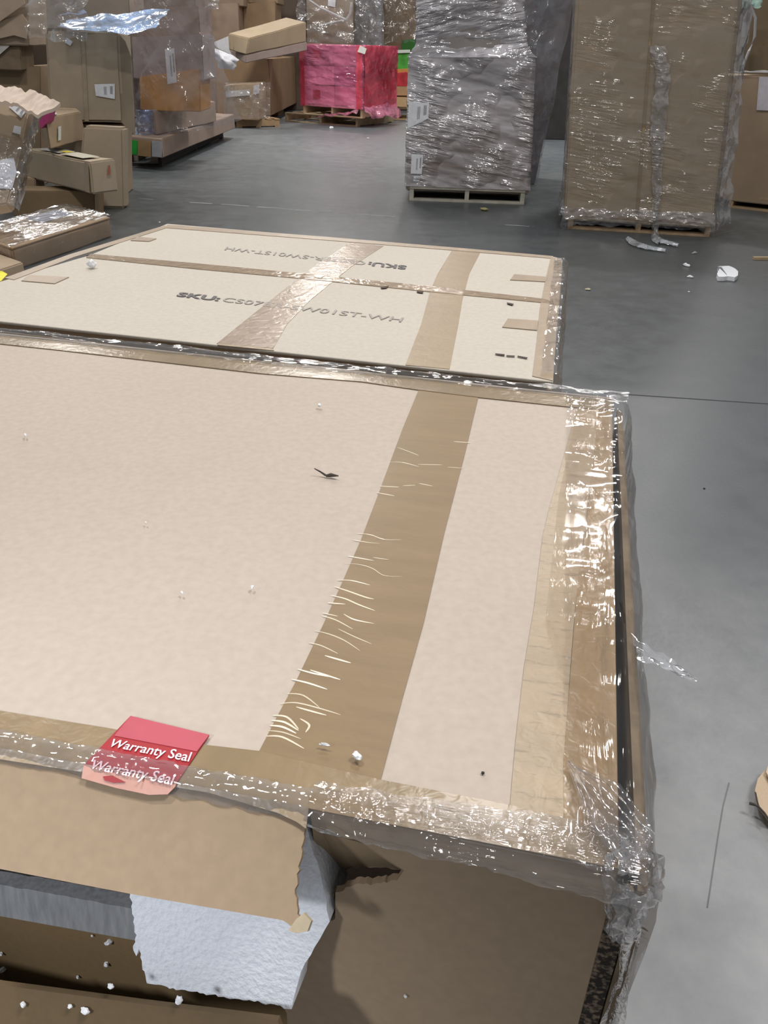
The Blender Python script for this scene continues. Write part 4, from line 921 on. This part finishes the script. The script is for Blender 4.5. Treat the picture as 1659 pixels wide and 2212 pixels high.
# ---------------------------------------------------------------- tall carton on the right
ta, tb = pz((1226, 494)), pz((1532, 512))
pallet('wooden pallet under the tall taped carton on the right', ta, tb, 1.1, .115, plain((.40, .28, .17), .8, vary=.2))
TP = vplane(ta, tb)
tallc, tp, tq = carton('tall brown carton on a pallet, wrapped in clear film, on the right', [(1218, 474), (1538, 494), (1601, -70), (1252, -70)], TP, 1.05, card((.45, .355, .25), .7, .06, 2.5), bevel=.012, rough=.006, cuts=6,
                       tapes=[[(1372, 480), (1378, 481), (1420, -70), (1414, -70)]])
tw0, tw1 = TP.at((1213, 484)), TP.at((1541, 500)); tt0, tt1 = TP.at((1250, -70)), TP.at((1608, -70)); ey_t = -TP.n
zt0 = max(tt0.z, tt1.z)
B4t = [Vector((tw0.x, tw0.y, .11)), Vector((tw1.x, tw1.y, .11)), Vector((tw1.x, tw1.y, .11)) + ey_t * 1.1, Vector((tw0.x, tw0.y, .11)) + ey_t * 1.1]
T4t = [Vector((tt0.x, tt0.y, zt0)), Vector((tt1.x, tt1.y, zt0)), Vector((tt1.x, tt1.y, zt0)) + ey_t * 1.1, Vector((tt0.x, tt0.y, zt0)) + ey_t * 1.1]
tw = wrap('clear film round the tall brown carton on the right', B4t, T4t, film(.085, tint=(.95, .95, .95), rough=.11, bump=.8, scale=(3.0, 3.0, 26), rot=(0, .12, 0), gloss=.03, dist=.04, fres=.9, hazecol=(.62, .58, .56)), off=.012, amp=.010, nu=140, nv=110,
     prof=lambda v, u: .03 * max(0, 1 - v * 14))
def rfold(u, v):
    q = TP.at((1548 + 42 * u + 62 * v, 500 - 560 * v)) - TP.n * (.08 + .25 * u); return q + mnoise.noise_vector(Vector((u * 3, v * 16, 21))) * .028
obj('side_fold', *grid(rfold, 12, 90), film(.40, tint=(.85, .84, .84), rough=.12, bump=.9, scale=(10, 10, 10), gloss=.06, dist=.04, hazecol=(.58, .54, .54)), tw, smooth=True)
def foot(u, v):
    q = TP.at((1213 + 328 * u, 482 + 14 * u - 36 * v + 14 * max(0, .10 - u) * 10 * (1 - v) + 14 * max(0, u - .9) * 10 * (1 - v))); return q + TP.n * (.03 + .02 * math.sin(v * 3)) + mnoise.noise_vector(Vector((u * 22, v * 5, 23))) * .018
obj('foot_bunch', *grid(foot, 120, 14), film(.16, rough=.09, bump=1.0, scale=(6, 6, 40), rot=(0, .06, 0), gloss=.08, dist=.03, fres=1.4, hazecol=(.6, .6, .62)), tw, smooth=True)
def rope(u, v):
    px = [(1420, 100), (1432, 160), (1424, 230), (1418, 300), (1420, 360), (1418, 430), (1414, 490), (1420, 530)]
    s = v * 7; k = min(int(s), 6); f = s - k; q = (px[k][0] + (px[k + 1][0] - px[k][0]) * f, px[k][1] + (px[k + 1][1] - px[k][1]) * f)
    wd = (16 if v < .45 else 13 - 9 * (v - .45) / .55) * (1 + .3 * mnoise.noise(Vector((v * 20, 0, 3))))
    if v > .97: wd = 8
    return TP.at((q[0] + wd * (u - .5) * 2, q[1])) + TP.n * (.035 + .02 * math.sin(math.pi * u) + .10 * max(0, v - .85) / .15) + mnoise.noise_vector(Vector((u * 5, v * 40, 24))) * .012
obj('film_tail', *grid(rope, 14, 160), film(.24, rough=.11, bump=1.0, scale=(12, 12, 50), rot=(0, .1, 0), gloss=.09, dist=.03, fres=1.3, hazecol=(.60, .58, .58)), tw, smooth=True)
def tailblob(pts, wd, seed):
    P = [pz(q, .012) for q in pts]
    def fn(u, v):
        s = v * (len(P) - 1); k = min(int(s), len(P) - 2); f = s - k; c = lerp(P[k], P[k + 1], f); d = (P[k + 1] - P[k]).normalized(); n = Z.cross(d)
        return c + n * wd * (u - .5) * (.4 + math.sin(math.pi * min(1, v + .05))) + Z * (.02 * math.sin(math.pi * u) + .006 * mnoise.noise(Vector((u * 6, v * 14, seed))))
    return grid(fn, 8, 30)
tailm = film(.45, rough=.12, bump=.9, scale=(30, 30, 30), gloss=.10, dist=.02, fres=1.4, hazecol=(.62, .68, .76))
obj('floor_tail', *join([tailblob([(1356, 516), (1375, 528), (1400, 536), (1438, 543)], .07, 1), tailblob([(1416, 514), (1430, 522), (1466, 532)], .06, 2), tailblob([(1412, 505), (1418, 520), (1424, 528)], .05, 3)]), tailm, tw, smooth=True)

# ---------------------------------------------------------------- right edge stack
ea, eb = pz((1572, 448)), pz((1760, 470))
pallet('pallet under the cartons at the right frame edge', ea, eb, 1.1, .12, plain((.40, .28, .17), .8))
EPp = vplane(ea, eb)
c, p, q = carton('lower carton at the right frame edge with a pale paper sheet', [(1566, 432), (1760, 452), (1776, 170), (1582, 163)], EPp, 1.0, card((.36, .27, .19), .75, .08, 4), side=(.12, 1.0))
prism('paper_sheet', EPp.list([(1634, 238), (1780, 244), (1780, 166), (1640, 166)], .012), EPp.n, .002, plain((.55, .53, .58), .5), c)
def e_top(u, v):
    a = q[3] + (q[2] - q[3]) * u; return a - EPp.n * (.9 * v) + Z * (.03 + .015 * mnoise.noise(Vector((u * 6, v * 6, 51)))) + EPp.n * .03 * (1 - v)
tag(obj('stretch_film', *grid(e_top, 24, 12), film(.75, rough=.12, bump=.7, scale=(14, 14, 14), gloss=.12, dist=.03, hazecol=(.70, .74, .80)), smooth=True), 'white film over the top of the carton at the right frame edge', 'film')
carton('brown carton behind the stack at the top right corner', [(1612, 210), (1760, 210), (1760, -60), (1606, -60)], yplane(10.4, 0), .8, card((.26, .19, .12), .78, .12, 4), ground=True)
PQ = yplane(9.9, 0)
V, Fc = join([tube([PQ.at(q_) for q_ in pts], rr, 6) for pts, rr in (([(1618, 4), (1632, 40), (1630, 80), (1618, 110), (1606, 140)], .014), ([(1618, 4), (1608, 40), (1606, 80)], .02))])
tag(obj('film_loop', V, Fc, plain((.42, .41, .42), .25, .6)), 'loose film loop hanging beside the brown carton at the top right corner', 'film')
def mint(u, v): return PQ.at((1604 + 42 * u, 16 - 34 * v)) + mnoise.noise_vector(Vector((u * 4, v * 4, 61))) * .03
tag(obj('plastic_bag', *grid(mint, 10, 8), plain((.50, .72, .64), .35), smooth=True), 'mint-green plastic bag at the top edge right of the tall carton', 'bag')

# ================================================================== scraps
fw = plain((.80, .82, .86), .8, vary=.04, scale=60, name='foam_scrap')
P3 = [pz(q, .002) for q in jag([(1549, 584), (1556, 583), (1551, 591), (1547, 600), (1550, 607), (1570, 606), (1586, 608), (1592, 604), (1592, 595), (1586, 589), (1572, 583)], 1, 6, 71)]
o = prism('foam_scrap', [p + Z * .028 for p in P3], Z, .028, fw); tag(o, 'largest white foam scrap on the floor at the right', 'scrap')
for q, r, lab, el, mt in (((1482, 575), .022, 'white foam bit on the floor, upper one left of the large scrap', 1.4, fw), ((1490, 600), .016, 'white foam bit on the floor, lower one left of the large scrap', 1.3, fw), ((1488, 631), .006, 'tiny white speck on the floor below the two foam bits', 1, fw),
                       ((1270, 627), .014, 'yellowish crumb on the floor beside the printed carton', .8, plain((.55, .50, .35), .8)), ((1046, 455), .028, 'yellowish leaf-like scrap on the floor before the centre stack', 1.2, plain((.30, .27, .12), .8)),
                       ((1500, 548), .016, 'pale film scrap on the floor beside the film tail', 1.8, plain((.45, .44, .46), .4)), ((716, 278), .04, 'white speck on the floor before the pink-wrapped pallets', 1, fw), ((795, 300), .02, 'small pale speck on the floor right of the pink pallets', 1, fw),
                       ((345, 481), .008, 'tiny white speck on the floor behind the printed carton corner', 1, fw), ((1521, 1056), .004, 'small dark speck on the floor right of the big carton', 1, plain((.04, .035, .03), .9)), ((1665, 880), .004, 'dark speck on the floor at the right frame edge', 1, plain((.04, .035, .03), .9))):
    blob('foam_scrap' if mt is fw else 'floor_scrap', pz(q), r, mt, lab, 'scrap', seed=int(q[0]) % 17, el=el, flat=.5)
pk_ = pz((1628, 562)); pk2 = pz((1700, 562)); o = obj('wooden_stick', *boxvf([pk_ + Z * .001, pk2 + Z * .001, pk2 + Vector((0, .03, .001)), pk_ + Vector((0, .03, .001)), pk_ + Z * .02, pk2 + Z * .02, pk2 + Vector((0, .03, .02)), pk_ + Vector((0, .03, .02))]), plain(WOOD, .7)); tag(o, 'thin wooden stick on the floor at the right frame edge', 'stick')
# torn carton corner at the right edge with wire
sc = empty('carton_scrap', pz((1650, 1740)), 'torn piece of carton with a black wire on the floor at the right edge', 'scrap')
za = .03
pts = [pz(q, za) for q in [(1652, 1664), (1637, 1682), (1631, 1706), (1637, 1738), (1660, 1768), (1760, 1800), (1760, 1640)]]
prism('board', pts, Z, .006, card((.50, .39, .28), .8, .06, 6), sc)
pts = [pz(q, za + .012) for q in [(1660, 1650), (1655, 1668), (1668, 1690), (1760, 1740), (1760, 1640)]]
prism('flap', pts, Z, .005, card((.60, .48, .36), .8, .06, 6), sc)
obj('wire', *join([tube([pz(q, za + .004) for q in pp], r_, 6) for pp, r_ in (([(1619, 1735), (1630, 1738), (1640, 1744), (1652, 1757), (1662, 1772)], .0022), ([(1632, 1712), (1636, 1732), (1640, 1744)], .0016), ([(1619, 1735), (1630, 1738)], .0032))]), plain((.05, .045, .04), .5), sc)
prism('support', [pz(q, .024) for q in [(1690, 1690), (1690, 1760), (1755, 1780), (1755, 1680)]], Z, .024, card(KRAFT), sc)
tw1_ = obj('twig', *tube([pz(q, .012) for q in [(1368, 1995), (1382, 2002), (1392, 2006), (1400, 2012)]], [.002, .0022, .0016, .001]), plain((.12, .10, .08), .8)); tag(tw1_, 'dark twig on the floor beside the lower corner of the big carton', 'twig')

# crumbs on the cartons
for q, r, lab, el in (((55, 942), .0022, 'white foam crumb on the big carton near the left frame edge', 2), ((315, 1130), .0012, 'tiny crumb on the big carton above the middle of its top', 1.5), ((393, 1282), .0015, 'small crumb on the big carton top, upper left of the red seal', 1.5), ((545, 1270), .0018, 'crumb on the big carton left of the creased tape', 1.4),
                    ((690, 878), .0028, 'crumb on the big carton top close to its back edge', 1.2), ((772, 1637), .0030, 'largest white foam crumb, on the tape near the front edge of the big carton', 1.2), ((700, 1611), .0018, 'flat crumb on the tape, beside the largest crumb', 2)):
    blob('foam_crumb', pz(q, HT + .0042), r, fw, lab, 'crumb', 'white foam crumbs on the big carton', seed=q[0] % 13, el=el, flat=.7)
blob('foam_crumb', pz((199, 577), HT + .004), .009, fw, 'white foam crumb on the printed carton at its left', 'crumb', seed=4, flat=.8)
blob('dark_speck', pz((1043, 1671), HT + .001), .0012, plain((.05, .04, .04), .9), 'dark speck on the big carton right of the tape', 'speck', seed=2)
s1 = obj('splinter', *join([tube([pz(q, z_) for q, z_ in (((679, 1012), HT + .010), ((692, 1019), HT + .006), ((704, 1027), HT + .003))], [.0005, .0009, .0012]), tube([pz(q, z_) for q, z_ in (((704, 1028), HT + .003), ((715, 1026), HT + .004), ((731, 1028), HT + .005))], [.0014, .0022, .0006])]), plain((.07, .06, .05), .7)); tag(s1, 'bent dark splinter lying on top of the big carton', 'splinter')
for q, r, lab, el in (((236, 2038), .0030, 'drop-shaped foam crumb under the metal profile', .8), ((230, 2086), .0024, 'round foam crumb below the drop-shaped one', 1), ((199, 2023), .0012, 'tiny foam crumb left of the drop-shaped one', 1), ((6, 2098), .0036, 'foam crumb at the left frame edge inside the torn opening', 1.3), ((3, 2062), .0020, 'small foam crumb at the left frame edge, upper one in the opening', 1.2),
                    ((168, 2112), .0016, 'small grey crumb in the shadow left of the round crumb', 1.2), ((240, 2133), .0018, 'crumb low in the torn opening below the round one', 1.1), ((387, 2164), .0026, 'foam crumb on the inner flap under the foam block', 1), ((185, 2187), .0024, 'crumb near the torn lower edge of the opening', 1.2), ((152, 2176), .0014, 'tiny crumb left of the one near the torn lower edge', 1), ((51, 2173), .0018, 'crumb at the lower left of the opening', 1), ((876, 2154), .0012, 'tiny crumb stuck on the front face of the big carton', 1)):
    P = (inP if q[1] < 2120 else lP) if q[0] != 876 else FP
    blob('foam_crumb', P.at(q, .002), r, fw, lab, 'crumb', 'foam crumbs inside the torn opening' if q[0] != 876 else None, seed=q[0] % 11, el=el, flat=.8)
